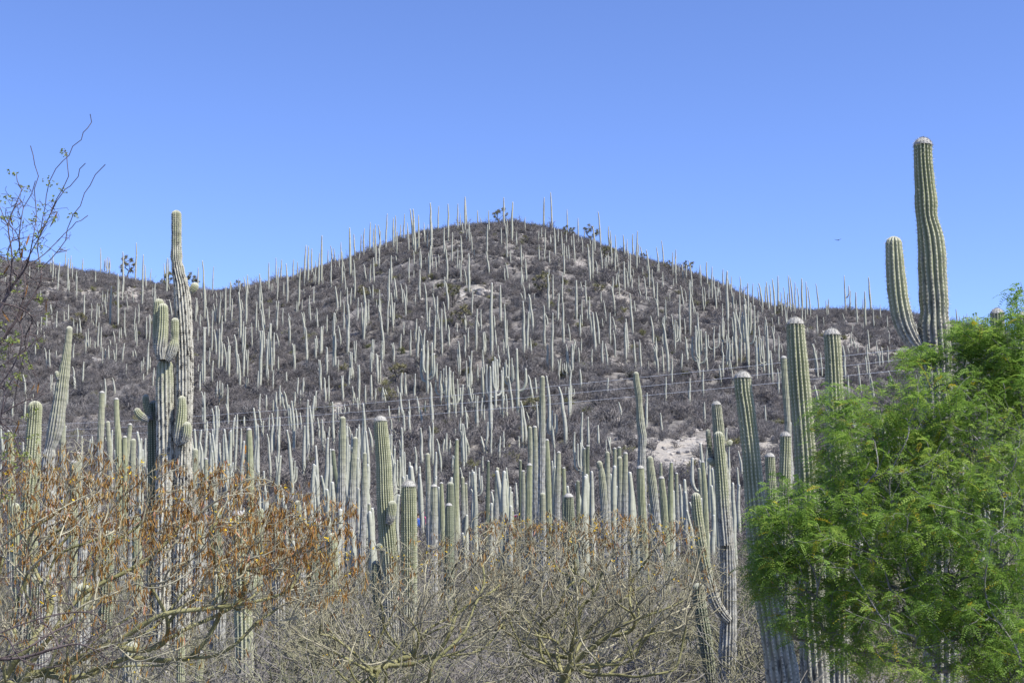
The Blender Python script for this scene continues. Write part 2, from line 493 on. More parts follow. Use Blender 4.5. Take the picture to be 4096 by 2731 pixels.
# ------------------------------------------------------------------ near cacti (tip-to-base outlines)
near_cactus('huge old twin-trunked cactus with fat upcurved arms and black-scarred corky bark',24,
 [(705,841,40),(706,900,41),(706,980,43),(706,1025,52),(707,1047,45),(712,1076,56),(715,1098,52),(720,1118,58),(724,1137,59),(730,1200,67),(735,1320,68),(738,1420,70),(737,1576,70),(735,1750,69),(733,2000,70)],
 'cactus_old',ribs=16,cap=False,spines=.022,arms=[
 (-.05,[(665,1437,60),(664,1480,68),(663,1600,74),(664,1750,74),(661,1950,72),(655,2300,72),(650,2780,76)],'cactus_old'),
 (-.10,[(643,1198,38),(640,1250,42),(640,1330,46),(645,1400,46),(660,1442,34)]),
 (-.26,[(666,1222,40),(667,1280,43),(664,1350,46),(658,1410,48),(662,1446,32)]),
 (-.24,[(713,1279,30),(713,1330,32),(713,1362,27),(708,1390,42),(696,1425,40),(680,1448,28)]),
 (.05,[(783,1128,24),(777,1142,32),(766,1158,28),(745,1168,20)]),
 (-.20,[(738,1586,28),(739,1640,38),(735,1700,46),(729,1760,48),(734,1784,34)]),
 (-.30,[(765,1691,28),(764,1730,38),(756,1762,30),(742,1772,20)]),
 (.22,[(603,1597,44),(603,1700,50),(604,1850,52),(610,2300,55),(615,2800,58)],'cactus_dark_or_shaded'),  # broken stem and its bud: shade put into a darker skin
 (.05,[(580,1575,24),(581,1610,26),(590,1650,28),(600,1680,20)],'cactus_dark_or_shaded'),
 (-.02,[(545,1632,22),(556,1655,30),(578,1672,32),(600,1680,22)])])
near_cactus('tallest cactus by the green mesquite, bulging corky column with one upcurved left arm',14,
 [(3692,553,72),(3692,600,74),(3694,660,79),(3700,740,84),(3704,800,93),(3707,870,87),(3720,935,98),(3727,1000,106),(3730,1100,106),(3735,1200,108),(3737,1262,108),(3735,1300,124),(3741,1420,128),(3748,1700,134),(3756,2200,138)],
 'cactus_half',ribs=15,spines=.03,arms=[
 (-.02,[(3571,947,62),(3574,1000,68),(3581,1100,78),(3592,1200,84),(3611,1285,84),(3640,1350,72),(3672,1392,56),(3705,1425,44)])])
near_cactus('thick leaning cactus with broad white crown, lower half in shade beside mesquite',15,
 [(2970,1485,66),(2974,1560,68),(2986,1650,70),(3003,1800,76),(3021,2000,86),(3058,2300,102),(3105,2550,116),(3130,2700,124)],ribs=14,spines=.025)
near_cactus('thick straight cactus with domed white crown rising behind feathery mesquite edge',15.5,
 [(3181,1270,68),(3184,1350,73),(3199,1550,84),(3212,1700,88),(3225,1900,94),(3240,2300,102),(3255,2600,108)],ribs=14,spines=.025)
near_cactus('white-crowned cactus half veiled by mesquite sprays, next right of the straight one',16.5,
 [(3326,1314,64),(3334,1450,70),(3341,1700,78),(3346,1900,84),(3350,2300,92),(3352,2600,96)],ribs=14,spines=.025)
near_cactus('cactus with brilliant white top poking above mesquite foliage at open sky',20,
 [(3988,1234,52),(3990,1300,58),(3993,1500,62),(3996,2000,66)],ribs=14,spines=.02)
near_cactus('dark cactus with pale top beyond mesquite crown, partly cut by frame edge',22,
 [(4090,1248,44),(4091,1320,48),(4092,1700,52)],'cactus_dark_or_shaded',ribs=14,spines=.02)
near_cactus('short knobbly-ribbed cactus tucked against the straight white-crowned cactus',20,
 [(3142,1727,42),(3142,1800,45),(3140,1950,47),(3140,2300,50)],ribs=13,spines=.02)
near_cactus('slim cactus with narrow white top behind the straight white-crowned cactus',34,
 [(3134,1423,24),(3138,1500,26),(3145,1600,27),(3152,1730,24),(3155,1900,28)],'cactus_mid',ribs=13)
near_cactus('small fine-ribbed cactus standing between the leaning and straight white-crowned cacti',24,
 [(3079,1811,38),(3081,1870,41),(3085,1960,44),(3088,2200,46)],ribs=16)
near_cactus('pale double-headed cactus with rusty dead arm, ball buds and long curved limb',19,
 [(2864,1604,36),(2868,1650,41),(2874,1720,46),(2883,1850,53),(2893,2000,58),(2908,2200,62),(2915,2450,63),(2908,2650,66)],'cactus_mid',ribs=15,spines=.012,arms=[
 (-.16,[(2866,1727,35),(2871,1790,41),(2879,1900,46),(2886,2050,52),(2895,2180,48)]),
 (.0,[(2831,1716,18),(2836,1760,21),(2842,1810,20),(2852,1850,16)],'cactus_dark_or_shaded'),
 (-.1,[(2828,1834,18),(2838,1845,27),(2856,1858,22),(2872,1862,14)]),
 (-.05,[(2922,1760,16),(2916,1772,22),(2906,1778,20),(2890,1782,14)]),
 (-.12,[(2778,1970,34),(2785,2060,43),(2797,2150,44),(2812,2240,44),(2832,2330,44),(2856,2405,46),(2888,2455,40),(2912,2480,30)])])
near_cactus('dark stem added as shadow under the curved limb of the double-headed cactus',20,
 [(2792,2330,46),(2800,2420,50),(2822,2560,52),(2840,2700,52)],'cactus_dark_or_shaded',ribs=14,cap=False)  # stem added where only shadow lies; the dark skin stands for it
near_cactus('green many-ribbed cactus leaning slightly with round bud on its right side',25,
 [(1521,1663,50),(1524,1720,55),(1535,1855,61),(1541,2008,66),(1557,2212,71),(1562,2365,75),(1566,2600,76)],ribs=20,spines=.014,arms=[
 (-.22,[(1574,2002,32),(1572,2035,38),(1566,2072,36),(1558,2096,22)]),
 (-.1,[(1512,2172,18),(1518,2183,28),(1534,2196,24),(1550,2204,14)]),
 (.02,[(1503,2240,30),(1506,2330,36),(1520,2480,38),(1545,2600,30)],'cactus_dark_or_shaded')])  # lower stem in shadow, the shade painted in by its skin colour
near_cactus('stout blunt green cactus beside the leaning many-ribbed one',25,
 [(1635,1921,57),(1635,1980,62),(1636,2110,66),(1637,2280,64),(1637,2420,66),(1637,2650,68)],ribs=20,spines=.014)
near_cactus('kinked cactus leaning right, deeply notched at mid height near the acacia twigs',22,
 [(278,1304,23),(274,1360,27),(264,1440,38),(254,1506,48),(240,1600,53),(222,1710,58),(208,1770,50),(201,1790,42),(197,1815,52),(192,1863,53),(188,2050,55)],'cactus_mid',ribs=15,cap=False,arms=[(-.06,[(231,1485,14),(234,1500,18),(242,1520,18)])])
near_cactus('broad blunt cactus left of the notched leaning one',24,
 [(140,1602,54),(139,1660,58),(131,1797,64),(124,1950,68),(118,2100,70)],ribs=16,spines=.014,cap=False)
near_cactus('stout cactus column rising from behind the brown-podded branches',18,
 [(950,2040,46),(953,2100,50),(962,2250,62),(974,2500,72),(978,2650,74)],ribs=13,spines=.012,arms=[(-.14,[(1020,2290,26),(1019,2330,34),(1008,2365,32),(985,2385,22)])])
near_cactus('pale stump-like cactus low behind the brown-podded tree',17,[(520,2560,56),(523,2620,66),(528,2700,70)],'cactus_mid',ribs=14,cap=False)
near_cactus('short slim cactus low between corky old trunk and podded branches',16.5,[(722,2500,26),(722,2560,30),(724,2680,32)],ribs=14)
near_cactus('small white-tipped cactus low on the ground beside the short slim one',16,[(806,2600,24),(802,2650,28),(794,2720,30)],ribs=14)
near_cactus('dark-green white-capped cactus above the red-podded shrub',32,
 [(2274,1972,36),(2276,2030,42),(2279,2120,46),(2290,2250,48)],'cactus_dark_or_shaded',ribs=18,spines=.014)
near_cactus('tall wrinkled cactus leaning left before the bare pale slope',40,
 [(2543,1486,20),(2547,1530,24),(2555,1580,27),(2557,1612,25),(2562,1690,33),(2570,1750,36),(2567,1800,33),(2567,1900,34),(2575,2100,31)],'cactus_mid',ribs=14,cap=False)
near_cactus('white-topped cactus in front of the tall wrinkled leaning one',38,[(2561,1861,28),(2563,1920,30),(2566,2000,31),(2572,2110,34)],ribs=16)
near_cactus('smooth greenish cactus with flat grey head right of the tall wrinkled one',38,[(2599,1823,24),(2603,1880,30),(2611,1950,34),(2626,2110,38)],'cactus_mid',ribs=16,cap=False)
near_cactus('fine-ribbed tapering cactus next to the smooth greenish one',40,[(2645,1904,22),(2649,1950,26),(2655,2010,28),(2661,2120,30)],ribs=16)
near_cactus('slender tall banded cactus towering over the stand above the red-podded shrub',45,
 [(2170,1502,17),(2169,1570,21),(2169,1700,27),(2166,1900,28),(2160,2120,28)],'cactus_mid',ribs=13,cap=False)
near_cactus('wrinkled cactus with squashed knob head in the dense stand',40,
 [(2396,1842,20),(2399,1862,23),(2404,1874,18),(2407,1895,25),(2415,2000,30),(2421,2160,31)],'cactus_mid',ribs=14,cap=False)
near_cactus('thick ringed cactus with narrowed neck over the podded branches',40,
 [(1371,1664,22),(1370,1720,25),(1370,1745,30),(1369,1800,32),(1367,1900,33),(1365,2000,37),(1364,2120,38)],'cactus_mid',ribs=14,cap=False)
near_cactus('ringed cactus leaning right beside the thick one with narrowed neck',40,
 [(1421,1746,20),(1420,1790,21),(1415,1830,27),(1411,1900,29),(1406,2000,34),(1400,2120,35)],'cactus_mid',ribs=14,cap=False)
STAND='grey-green columnar cactus in the crowded stand between thorn shrubs and hill foot'
SG='columnar cacti crowded in the stand at the foot of the hill'
MIDN=[(45,[(38,1718,20),(40,1780,25),(45,1900,32)]),(48,[(250,1655,20),(250,1740,24),(252,1900,27)]),(45,[(408,1563,21),(406,1650,23),(400,1800,26)]),
(45,[(465,1590,19),(468,1680,22),(475,1800,28)]),(50,[(431,1683,17),(434,1740,18),(440,1830,20)]),(50,[(521,1692,17),(517,1740,18),(510,1800,19)]),
(45,[(499,1742,18),(499,1800,20),(500,1900,22)]),(45,[(533,1753,22),(532,1820,23),(530,1930,25)]),(35,[(314,1806,22),(314,1850,24),(316,1930,26)]),(30,[(296,1840,27),(296,1900,30),(296,2000,32)]),
(40,[(782,1792,21),(780,1840,23),(775,1960,26)]),(55,[(824,1830,14),(824,1880,16),(822,1990,18)]),(45,[(996,1711,20),(997,1760,24),(1000,1850,27),(1002,1960,30)]),
(45,[(1459,1808,16),(1458,1860,19),(1457,1950,24),(1450,2150,28)]),(40,[(1477,2011,12),(1478,2060,14),(1480,2150,16)]),(55,[(1331,1795,14),(1340,1880,17),(1356,1980,18)]),
(45,[(1710,1811,16),(1712,1870,20),(1715,1990,23)]),(38,[(1736,1936,24),(1736,2000,30),(1735,2110,34)]),(55,[(1765,1927,14),(1767,1990,17),(1770,2100,20)]),
(35,[(1802,1926,28),(1801,1990,32),(1800,2110,34)]),(33,[(1796,2011,25),(1796,2070,30),(1795,2200,34)]),(60,[(1828,1754,12),(1826,1820,17),(1825,1900,22),(1822,2100,26)]),
(60,[(1850,1905,13),(1852,1980,16),(1855,2100,18)]),(65,[(1863,1930,11),(1864,2000,14),(1866,2100,16)]),(60,[(1953,1840,10),(1952,1920,14),(1950,2060,17)]),(60,[(1990,1868,13),(1988,1950,18),(1984,2090,22)]),
(60,[(2020,2019,15),(2020,2060,17),(2018,2150,18)]),(60,[(2048,2037,13),(2050,2090,15),(2054,2160,16)]),(52,[(2120,1704,14),(2121,1780,18),(2122,1950,20)]),(50,[(2139,1702,17),(2141,1800,21),(2143,2060,26)]),
(48,[(2188,1755,14),(2191,1850,20),(2195,2000,24),(2196,2150,25)]),(60,[(2081,1838,11),(2082,1920,14),(2084,2080,17)]),(58,[(2092,1880,13),(2093,1950,15),(2094,2100,18)]),(42,[(2118,1852,21),(2117,1920,24),(2115,2010,26),(2112,2150,27)]),
(42,[(2170,1969,22),(2171,2030,24),(2172,2130,26)]),(48,[(2235,1804,16),(2233,1870,21),(2230,1950,25),(2227,2110,28)]),(60,[(2255,1867,12),(2257,1940,16),(2258,2050,19)]),(60,[(2311,1920,13),(2312,2000,16),(2314,2120,18)]),
(60,[(2337,1790,12),(2338,1860,14),(2340,2000,17)]),(60,[(2351,1779,12),(2350,1850,14),(2348,2000,17)]),(50,[(2429,1804,17),(2430,1870,20),(2430,1980,24)]),(60,[(2459,1789,13),(2459,1880,15),(2458,2020,18)]),
(58,[(2477,1786,15),(2477,1815,15)]),(45,[(2478,1824,19),(2480,1890,21),(2480,1960,22),(2477,2100,23)]),(45,[(2502,1807,17),(2501,1870,21),(2500,1950,24),(2498,2100,28)]),
(55,[(2685,1845,12),(2684,1900,18),(2682,1990,22)]),(65,[(2643,1848,10),(2644,1900,12),(2646,1990,14)]),(62,[(2706,1889,12),(2707,1960,13),(2710,2060,15)]),(48,[(2810,1842,15),(2816,1920,19),(2822,2040,22)]),(52,[(2796,1870,12),(2802,1950,15),(2810,2060,17)])]
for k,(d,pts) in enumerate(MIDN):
    mt='cactus_dark_or_shaded' if k in (15,19,20,37,31,24,39,42) else ('cactus' if k%3==0 else 'cactus_mid'); cp=(k%3!=1)  # listed stems carry their shadow as a darker skin colour
    x_=pts[0][0]; wm=pts[-1][2]*d/FN
    zone=('near the notched leaning cactus' if x_<340 else 'between notched and twin-trunked cacti' if x_<600 else 'behind the podded branches' if x_<1300 else 'by the ringed leaning cactus' if x_<1490
      else 'beside the stout blunt cactus' if x_<1780 else 'just beyond the stout blunt cactus' if x_<1900 else 'by the pennant string' if x_<2070 else 'around the slender tall banded cactus' if x_<2250
      else 'by the dark-green white-capped cactus' if x_<2380 else 'by the knob-headed wrinkled cactus' if x_<2520 else 'near the fine-ribbed tapering cactus' if x_<2750 else 'beside the double-headed cactus')
    lab='%s %s %s cactus %s'%('stout' if wm>.23 else 'slim','dark' if mt=='cactus_dark_or_shaded' else 'green' if mt=='cactus' else 'grey ringed','white-tipped' if cp else 'bare-tipped',zone)
    near_cactus(lab,d,pts,mt,ribs=13,cap=cp,group='stand: '+lab,step=.10,seed=200+k)

rgx=np.random.default_rng(19)
for k,(px,py,d) in enumerate([(60,2010,30),(210,2080,27),(345,1985,34),(430,2120,26),(545,2060,32),(610,2190,28),(800,2080,30),(865,2010,36),(1040,2030,34),(1110,2120,28),(1190,2000,38),(1260,2080,33),(1330,2130,30),(880,2290,22),(330,2330,21),(150,2300,22)]):
    w=rgx.uniform(.20,.27)*FN/d; ln=rgx.normal(0,14)
    mt=['cactus','cactus_mid','cactus_mid','cactus_dark_or_shaded'][k%4]
    lab='%s column seen through brown-podded branches'%({'cactus':'green bare-tipped','cactus_mid':'pale grey ringed','cactus_dark_or_shaded':'dark green'}[mt])
    lab+=' '+('by the notched leaning cactus' if px<300 else 'beside the old twin-trunked cactus' if px<830 else 'around the stout column there' if px<1100 else 'below the ringed cacti')
    near_cactus(lab,d,[(px,py,w*.8),(px+ln*.2,py+70,w*.95),(px+ln,py+320,w*1.1)],mt,ribs=14,cap=False,group=lab,seed=500+k)

# ------------------------------------------------------------------ hillside cacti
def variant_path(h,r,seed,curve=.0,tipf=.45):
    rg=np.random.default_rng(seed); n=7; t=np.linspace(0,1,n)
    rr=np.interp(t,[0,.12,.4,.7,.9,1],[.78,.9,1,.84,.6,tipf])*r
    a=rg.uniform(0,6.28); off=curve*h*(t**2.2)
    x=off+rg.normal(0,.008*h,n)*t; y=rg.normal(0,.012*h,n)*t
    return np.stack([x,y,t*h,rr],1)

HV=[]    # (mesh data tuple, height) variants; first 9 plain, then branched
def combine(parts):
    Vs,Qs,As=[],[],{}; n=0
    for V,Qd,A in parts:
        Vs.append(V); Qs.append(Qd+n); n+=len(V)
        for k,a in A.items(): As.setdefault(k,[]).append(a)
    return np.concatenate(Vs),np.concatenate(Qs),{k:np.concatenate(a) for k,a in As.items()}
def col3(path,**kw):
    V,Qd,A,_=column(path,**kw); return V,Qd,A
for k,cv in enumerate([0,-.01,-.035,.012,-.06,.0,.03,-.02,-.09]):
    HV.append((*combine([col3(variant_path(6.0,.185,40+k,cv),ribs=9,per=2,step=.33,depth=.22,seed=k,wob=.02,ring=.008)]),6.0))
NPL=len(HV)
for k,arms in enumerate([((2.2,.9,4.6),(2.4,-.8,4.9)),((1.7,.8,5.2),(1.9,-.75,4.6),(2.6,.35,5.5),(2.3,-.4,5.8)),((2.6,.7,4.4),),((2.0,-.8,4.7),(2.3,-.4,5.6)),((1.5,.55,4.9),(1.6,-.6,5.1),(1.9,.95,4.2),(2.1,-1.0,4.0),(2.6,.3,5.6))]):
    parts=[col3(variant_path(6.0,.175,80+k,-.01),ribs=8,per=2,step=.33,depth=.16,seed=k,wob=.03)]
    for j,(z0,dx,z1) in enumerate(arms):
        yy=.3*((j%3)-1)
        pa=np.array([[0,0,z0,.09],[dx*.6,yy*.6,z0+.05,.12],[dx,yy,z0+.55,.14],[dx*1.06,yy,(z0+z1)/2,.145],[dx*1.02,yy,z1,.085]])
        parts.append(col3(pa,ribs=7,per=2,step=.3,depth=.16,seed=50+j,wob=.03))
    HV.append((*combine(parts),6.0))
HM=[mesh_np('hill_cactus_%d'%i,v[0],v[1],v[2],True,M['cactus_hill']) for i,v in enumerate(HV)]

T={}
T[(1024,700,1.568)]=[(22,620,860),(40,660,870),(80,550,740),(127,518,700),(132,580,790),(155,530,640),(196,555,820),(232,530,660),(262,545,660),(268,590,830),(302,438,690),(325,445,690),(350,460,640),(372,540,690),(392,490,710),(410,380,670),(450,470,560),(478,445,560),(497,460,570),(470,530,720),(535,420,560),(540,480,710),(592,328,650),(620,372,500),(655,375,480),(675,335,480),(713,297,470),(735,335,500),(752,310,570),(740,520,700),(770,350,550),(780,315,470),(814,243,470),(862,270,480),(882,350,510),(875,255,400),(905,310,400),(927,245,410),(958,300,500),(985,212,480),(998,212,500),(1020,250,480),(958,520,680),(1075,310,470),(1100,172,470),(1142,195,330),(1180,330,500),(1205,180,420),(1230,360,560),(1200,440,660),(1266,180,350),(1283,240,340),(1311,135,350),(1321,140,320),(1290,380,560),(1355,360,500),(1340,330,440),(1392,220,310),(1415,265,310),(1448,315,510),(1463,222,360),(1462,480,640),(1540,330,460),(1556,142,340),(1580,280,380),
(617,535,800),(688,560,700),(848,505,690),(832,590,850),(880,645,830),(1033,480,610),(1087,445,640),(1130,515,600),(1027,595,780),(1070,680,890),(1205,665,850),(1150,850,1000),(1168,840,1160),(1190,795,990),(1085,830,1010),(1117,880,1110),(1135,760,960),(575,705,880),(512,695,890),(550,790,970),(360,700,840),(130,790,1000),(320,955,1200),(485,865,1240),(575,810,1140),(675,800,1050),(775,720,940),(800,850,1150),(860,740,980),(825,790,1000),(705,780,960),(690,700,980),(635,770,950),(920,680,830),(945,690,830),(940,720,900),(925,920,1020),(970,970,1150),(1010,950,1200),(1045,970,1210),(1320,590,700),(1335,490,760),(1480,675,1170),(1535,690,950),(1568,810,1100),(1380,840,1120),(1430,985,1150),(1310,1005,1170),(1280,1040,1250),(1210,940,1070),(210,890,1080),(305,860,1010),(405,950,1150),(240,1055,1240),(375,1025,1180),(445,1080,1270),(405,1160,1380),(595,1110,1310),(620,1040,1190),(720,1110,1260),(733,1030,1190),(762,1120,1320),(865,1050,1220),(540,1255,1420),(645,1190,1400),(725,1260,1400),(935,1240,1410),(100,1080,1270),(50,790,1000),(65,1030,1290),(85,930,1200),(25,975,1330)]
T[(2200,900,2.614)]=[(55,30,350),(85,40,210),(130,70,340),(10,100,250),(150,190,520),(200,210,390),(258,90,390),(340,120,320),(360,55,140),(405,240,360),(420,200,600),(445,145,580),(468,10,290),(545,240,500),(575,340,490),(595,320,490),(622,15,230),(650,60,440),(682,235,500),(700,105,420),(782,105,380),(808,150,350),(720,450,550),(660,540,760),(690,510,670),(725,500,740),(782,380,700),(825,370,590),(838,290,620),(870,95,350),(905,65,490),(920,200,300),(970,225,310),(968,440,550),(1038,260,650),(1005,540,800),(1088,535,790),(1125,600,930),(1138,230,520),(1188,160,460),(1180,490,700),(1285,285,540),(1315,255,460),(1312,380,570),(1395,405,600),(1488,370,690),(1580,500,690),(1645,385,640),(1695,435,800),(1660,620,820),(1625,650,860),(1738,640,910),(1785,650,840),(1755,590,700),(1812,460,690),(1860,480,1060),(1880,550,720),(1915,615,920),(2002,540,760),(1990,640,960),(2035,640,870),(2072,605,860),(1250,710,820),(1362,730,1230),(1398,630,930),(1465,600,1180),(1503,710,950),(1205,780,1000),(1215,830,1030),(1608,760,900),(30,520,830),(83,710,1020),(128,495,830),(142,760,1280),(277,575,1010),(380,580,880),(335,775,1060),(412,750,1040),(392,890,1030),(475,910,1370),(512,905,1240),(632,915,1270),(685,960,1150),(677,640,980),(867,710,1160),(890,790,930),(795,1020,1440),(812,980,1330),(1080,950,1260),(1200,950,1320),(1238,1030,1560),(1415,975,1180),(1550,920,1240),(1310,985,1330,'a'),(1560,1040,1600,'a'),(1715,1060,1440,'a'),(1445,1190,1400,'a'),(208,1030,1240),(22,920,1560),(245,1240,1480),(280,1190,1380),(325,1190,1400),(308,1280,1480),(195,1290,1568),(550,1210,1500),(600,1240,1530),(893,1200,1530),(952,1200,1560),(1128,1280,1568),(1187,1270,1568),(1645,1280,1560),(1375,1340,1568),(442,1390,1520),(1810,970,1200),(1980,910,1150),(1940,880,1300),(2070,830,1500),(2035,950,1400),(1880,1170,1500),(100,1400,1568),(1030,1460,1540),(1090,1460,1540)]
T[(2048,700,1.568)]=[(0,165,430),(198,140,310),(252,108,340),(349,215,310),(416,270,340),(555,230,480),(185,330,410),(208,370,490),(60,440,580),(60,575,730),(90,525,680),(230,625,860),(205,880,1110),(110,770,920),(130,745,1000),(75,790,1140),(95,860,1120)]
T[(200,900,2.614)]=[(25,290,600),(78,390,700),(160,250,420),(185,350,690),(213,320,400),(275,540,770),(340,350,430),(355,715,990),(430,820,1020),(480,815,1060),(528,237,430),(595,330,540,'a'),(622,360,500),(627,640,1040),(712,510,1060),(765,280,700),(777,870,1170),(880,870,1140),(893,185,520),(925,825,1020),(963,310,860),(1003,415,680),(1045,460,560),(1090,610,960),(1110,700,1140),(1220,345,730),(1195,400,640),(1240,350,560),(1275,780,1000),(1545,445,600),(1615,372,1040),(1600,520,640),(1698,435,730),(1520,765,1030),(1635,720,900),(1655,850,1200),(1690,900,1330),(1730,830,1050),(1765,780,1060),(1785,950,1400),(1830,640,1050),(1880,595,920),(1895,770,1060),(1990,700,1210),(2015,1010,1350),(2045,540,700),(2065,520,800),(2050,640,1060),(1975,640,860),(1610,1065,1480),(1795,1220,1510),(1735,1090,1400),(190,830,1020),(495,1020,1320),(530,1065,1340),(400,1080,1320),(370,1120,1360),(720,1080,1270),(740,1020,1100),(905,1030,1300),(1005,960,1220),(1035,940,1240),(685,1240,1470),(580,1290,1430),(1015,1225,1568),(795,1450,1568),(970,1380,1560),(65,1310,1440),(1545,1080,1250),(1870,1260,1560),(1960,1360,1568),(2060,1300,1500)]
T[(700,1200,2.614)]=[(305,280,900),(430,310,600),(455,300,720),(490,440,730),(562,480,840),(535,540,760),(650,360,850),(715,280,820),(678,560,940),(757,520,800),(803,240,510),(845,20,400),(888,320,950),(930,100,570),(960,410,820),(990,240,690),(1030,340,700),(1010,500,800),(1065,10,360),(1085,350,520),(1125,90,300),(1200,190,490),(1165,750,900),(1255,460,760),(1353,130,380),(1380,285,700),(1470,400,650),(1530,270,600),(1585,490,800),(1655,130,420),(1673,350,760),(1705,620,760),(1525,620,980),(1757,790,1070),(1815,150,580),(1840,540,870),(1862,600,870),(1885,420,680),(1970,20,480),(2048,550,840),(2060,410,660),(1930,680,950),(2055,780,1060),(860,740,1000),(740,810,980),(760,815,950),(1022,730,930),(255,750,1000),(385,635,940),(275,720,880),(548,880,1320),(460,840,1120,'a'),(430,960,1100),(310,960,1400),(285,1120,1330),(412,1130,1600),(455,1140,1440),(882,980,1300),(952,990,1200),(1055,960,1230),(1098,890,1140),(1150,960,1290),(1250,960,1200),(1308,940,1150),(1195,1090,1390),(1215,1120,1380),(1240,1050,1640),(1275,1130,1430),(1388,1040,1680),(1435,1100,1660),(1505,1230,1450),(1605,1320,1500),(1658,1060,1650),(1862,900,1160),(1890,940,1130),(1932,930,1200),(1990,890,1160),(562,1380,1700),(600,1230,1640),(620,1200,1400),(640,1190,1500),(685,1340,1700),(845,1280,1700),(912,1260,1500),(982,1200,1500),(1025,1180,1650),(1075,1220,1640),(1005,1310,1680),(1775,1080,1250,'a'),(1833,1320,1500),(1962,1360,1640),(2060,1330,1640),(335,1360,1500),(257,1360,1500)]
T[(1500,1300,2.614)]=[(30,310,620),(195,190,400),(370,50,340),(448,150,440),(505,50,460),(548,160,760,'a'),(643,400,640),(598,595,1090),(740,420,860,'a'),(770,440,1010),(690,480,860,'a'),(822,490,970,'A'),(905,620,1060),(885,970,1200),(890,165,500),(873,250,520),(945,105,370),(962,370,720),(995,270,750),(1012,320,680),(1072,410,640),(1153,70,330),(1140,260,560),(1135,440,900),(1262,330,920,'A'),(1330,440,860),(1212,430,1250),(1303,310,490),(1402,200,420),(1402,330,720,'a'),(1435,540,990),(1495,240,1040,'a'),(1645,520,850),(1610,910,1090),(1578,790,1280),(1825,530,1200),(1805,200,480),(1850,890,1250,'a'),(1880,1050,1390),(1930,350,550),(1995,640,1300),(2005,380,560,'a'),(2020,200,540),(2065,200,540),(355,780,1190),(365,900,1200),(322,500,780),(285,700,1000),(245,640,800),(250,850,1060),(310,890,1250),(105,670,850),(125,670,830),(77,650,850),(5,660,840),(153,870,1000),(172,980,1200),(492,880,1100),(525,830,940),(232,1090,1230),(270,1200,1450),(430,1270,1640),(705,1190,1400),(742,1130,1420),(780,1200,1380),(838,1120,1250),(910,1130,1520),(932,1160,1500),(978,1150,1370),(960,1050,1150),(980,900,1050),(1000,770,900),(1045,730,900),(1065,740,1120),(1022,720,850),(1140,1160,1400),(1162,1010,1430),(1212,1020,1470),(1142,840,1080),(1255,1230,1430),(1297,1160,1480),(1348,1110,1380),(1505,1160,1340),(1382,720,1060),(1340,740,1050),(1310,900,1000),(1690,550,780),(805,1360,1640),(1132,1370,1640),(2045,620,790,'a')]
T[(2700,950,2.614)]=[(817,480,740),(880,515,680),(918,475,780),(950,510,700),(987,460,820),(1005,490,760),(1045,430,820),(1078,400,700),(1118,570,830),(1155,520,760),(1180,580,760),(1210,395,600),(1233,415,760),(1258,470,750),(1297,520,780),(1335,425,760),(1382,460,830),(1365,750,920),(1418,515,840),(1503,480,720),(1612,640,770),(1785,395,800,'a'),(1832,555,700),(1770,790,890),(1905,570,890),(1995,560,960),(1967,640,740),(2048,410,720),(2032,960,1200),(2080,740,960),(862,765,940),(887,920,1100),(912,720,830),(645,780,1350),(668,770,1030),(725,820,1150),(763,620,1300,'A'),(857,1030,1500),(892,1040,1350),(932,1030,1450,'A'),(965,860,1250),(982,920,1480),(1042,930,1250),(1088,1030,1360),(1022,1180,1540),(1472,1110,1400),(1492,1110,1450),(1538,1200,1450),(1782,1130,1540),(1820,1130,1290),(483,1330,1560),(505,840,1200,'a'),(545,1030,1380,'a'),(572,1050,1420),(603,1270,1540),(692,1000,1350),(340,1150,1480)]
HC=[]   # (base point, height, branched, crest)
def skyy(px): return np.interp(px/1.7415,[a for a,_,_ in SKYL],[b_ for _,b_,_ in SKYL])*1.7415
for (ox,oy,s),rows_ in T.items():
    for e in rows_:
        xt,yt,yb=ox+e[0]/s,oy+e[1]/s,oy+e[2]/s
        yb=max(yb,skyy(xt)+8)
        b=hit(xt,yb); tp=at(xt,yt,b[1])
        h=tp[2]-b[2]
        if h<1.2 or h>14: h=min(max(h,1.5),12)
        HC.append((b,h,e[3] if len(e)>3 else '',yt<skyy(xt)-6,xt,yt))
# unlisted smaller ones between, and the crowded foot of the slope
def wedge(n,y0,y1,rg):
    y=np.sqrt(rg.uniform(y0**2,y1**2,n)); x=rg.uniform(-.50,.50,n)*y; return x,y
rg2=np.random.default_rng(5)
x,y=wedge(1100,125,360,rg2)
for a,b_ in zip(x,y):
    if bare_f(np.array([a]),np.array([b_]))[0]>.45: continue
    yc=np.interp(a,_cx,_cy)
    if b_>yc-18: continue
    HC.append((np.array([a,b_,float(Z(a,b_))]),rg2.uniform(1.6,4.2),'',False,0,0))
x,y=wedge(310,70,128,rg2)
for a,b_ in zip(x,y):
    px=2048+a/b_*FN
    dens=np.interp(px,[0,600,900,1500,1900,2300,2600,2900,3300,4096],[.7,.8,1,1,.55,.6,.3,.5,.8,.7])
    if rg2.uniform()>dens or bare_f(np.array([a]),np.array([b_]))[0]>.4: continue
    HC.append((np.array([a,b_,float(Z(a,b_))]),rg2.uniform(2.6,5.6)*(.8 if px>1700 and px<2700 else 1),'a' if rg2.uniform()<.08 else '',False,0,0))
x,y=wedge(520,84,126,rg2)
for a,b_ in zip(x,y):
    px=2048+a/b_*FN
    if not (560<px<1750) or rg2.uniform()<.3: continue
    HC.append((np.array([a,b_,float(Z(a,b_))]),rg2.uniform(3.6,6.6),'',False,0,0))
x,y=wedge(430,46,88,rg2)
for a,b_ in zip(x,y):
    px=2048+a/b_*FN
    if not (1300<px<2950) or rg2.uniform()<.30: continue
    HC.append((np.array([a,b_,float(Z(a,b_))]),rg2.uniform(2.9,5.0),'',False,0,0))
x,y=wedge(60,34,70,rg2)
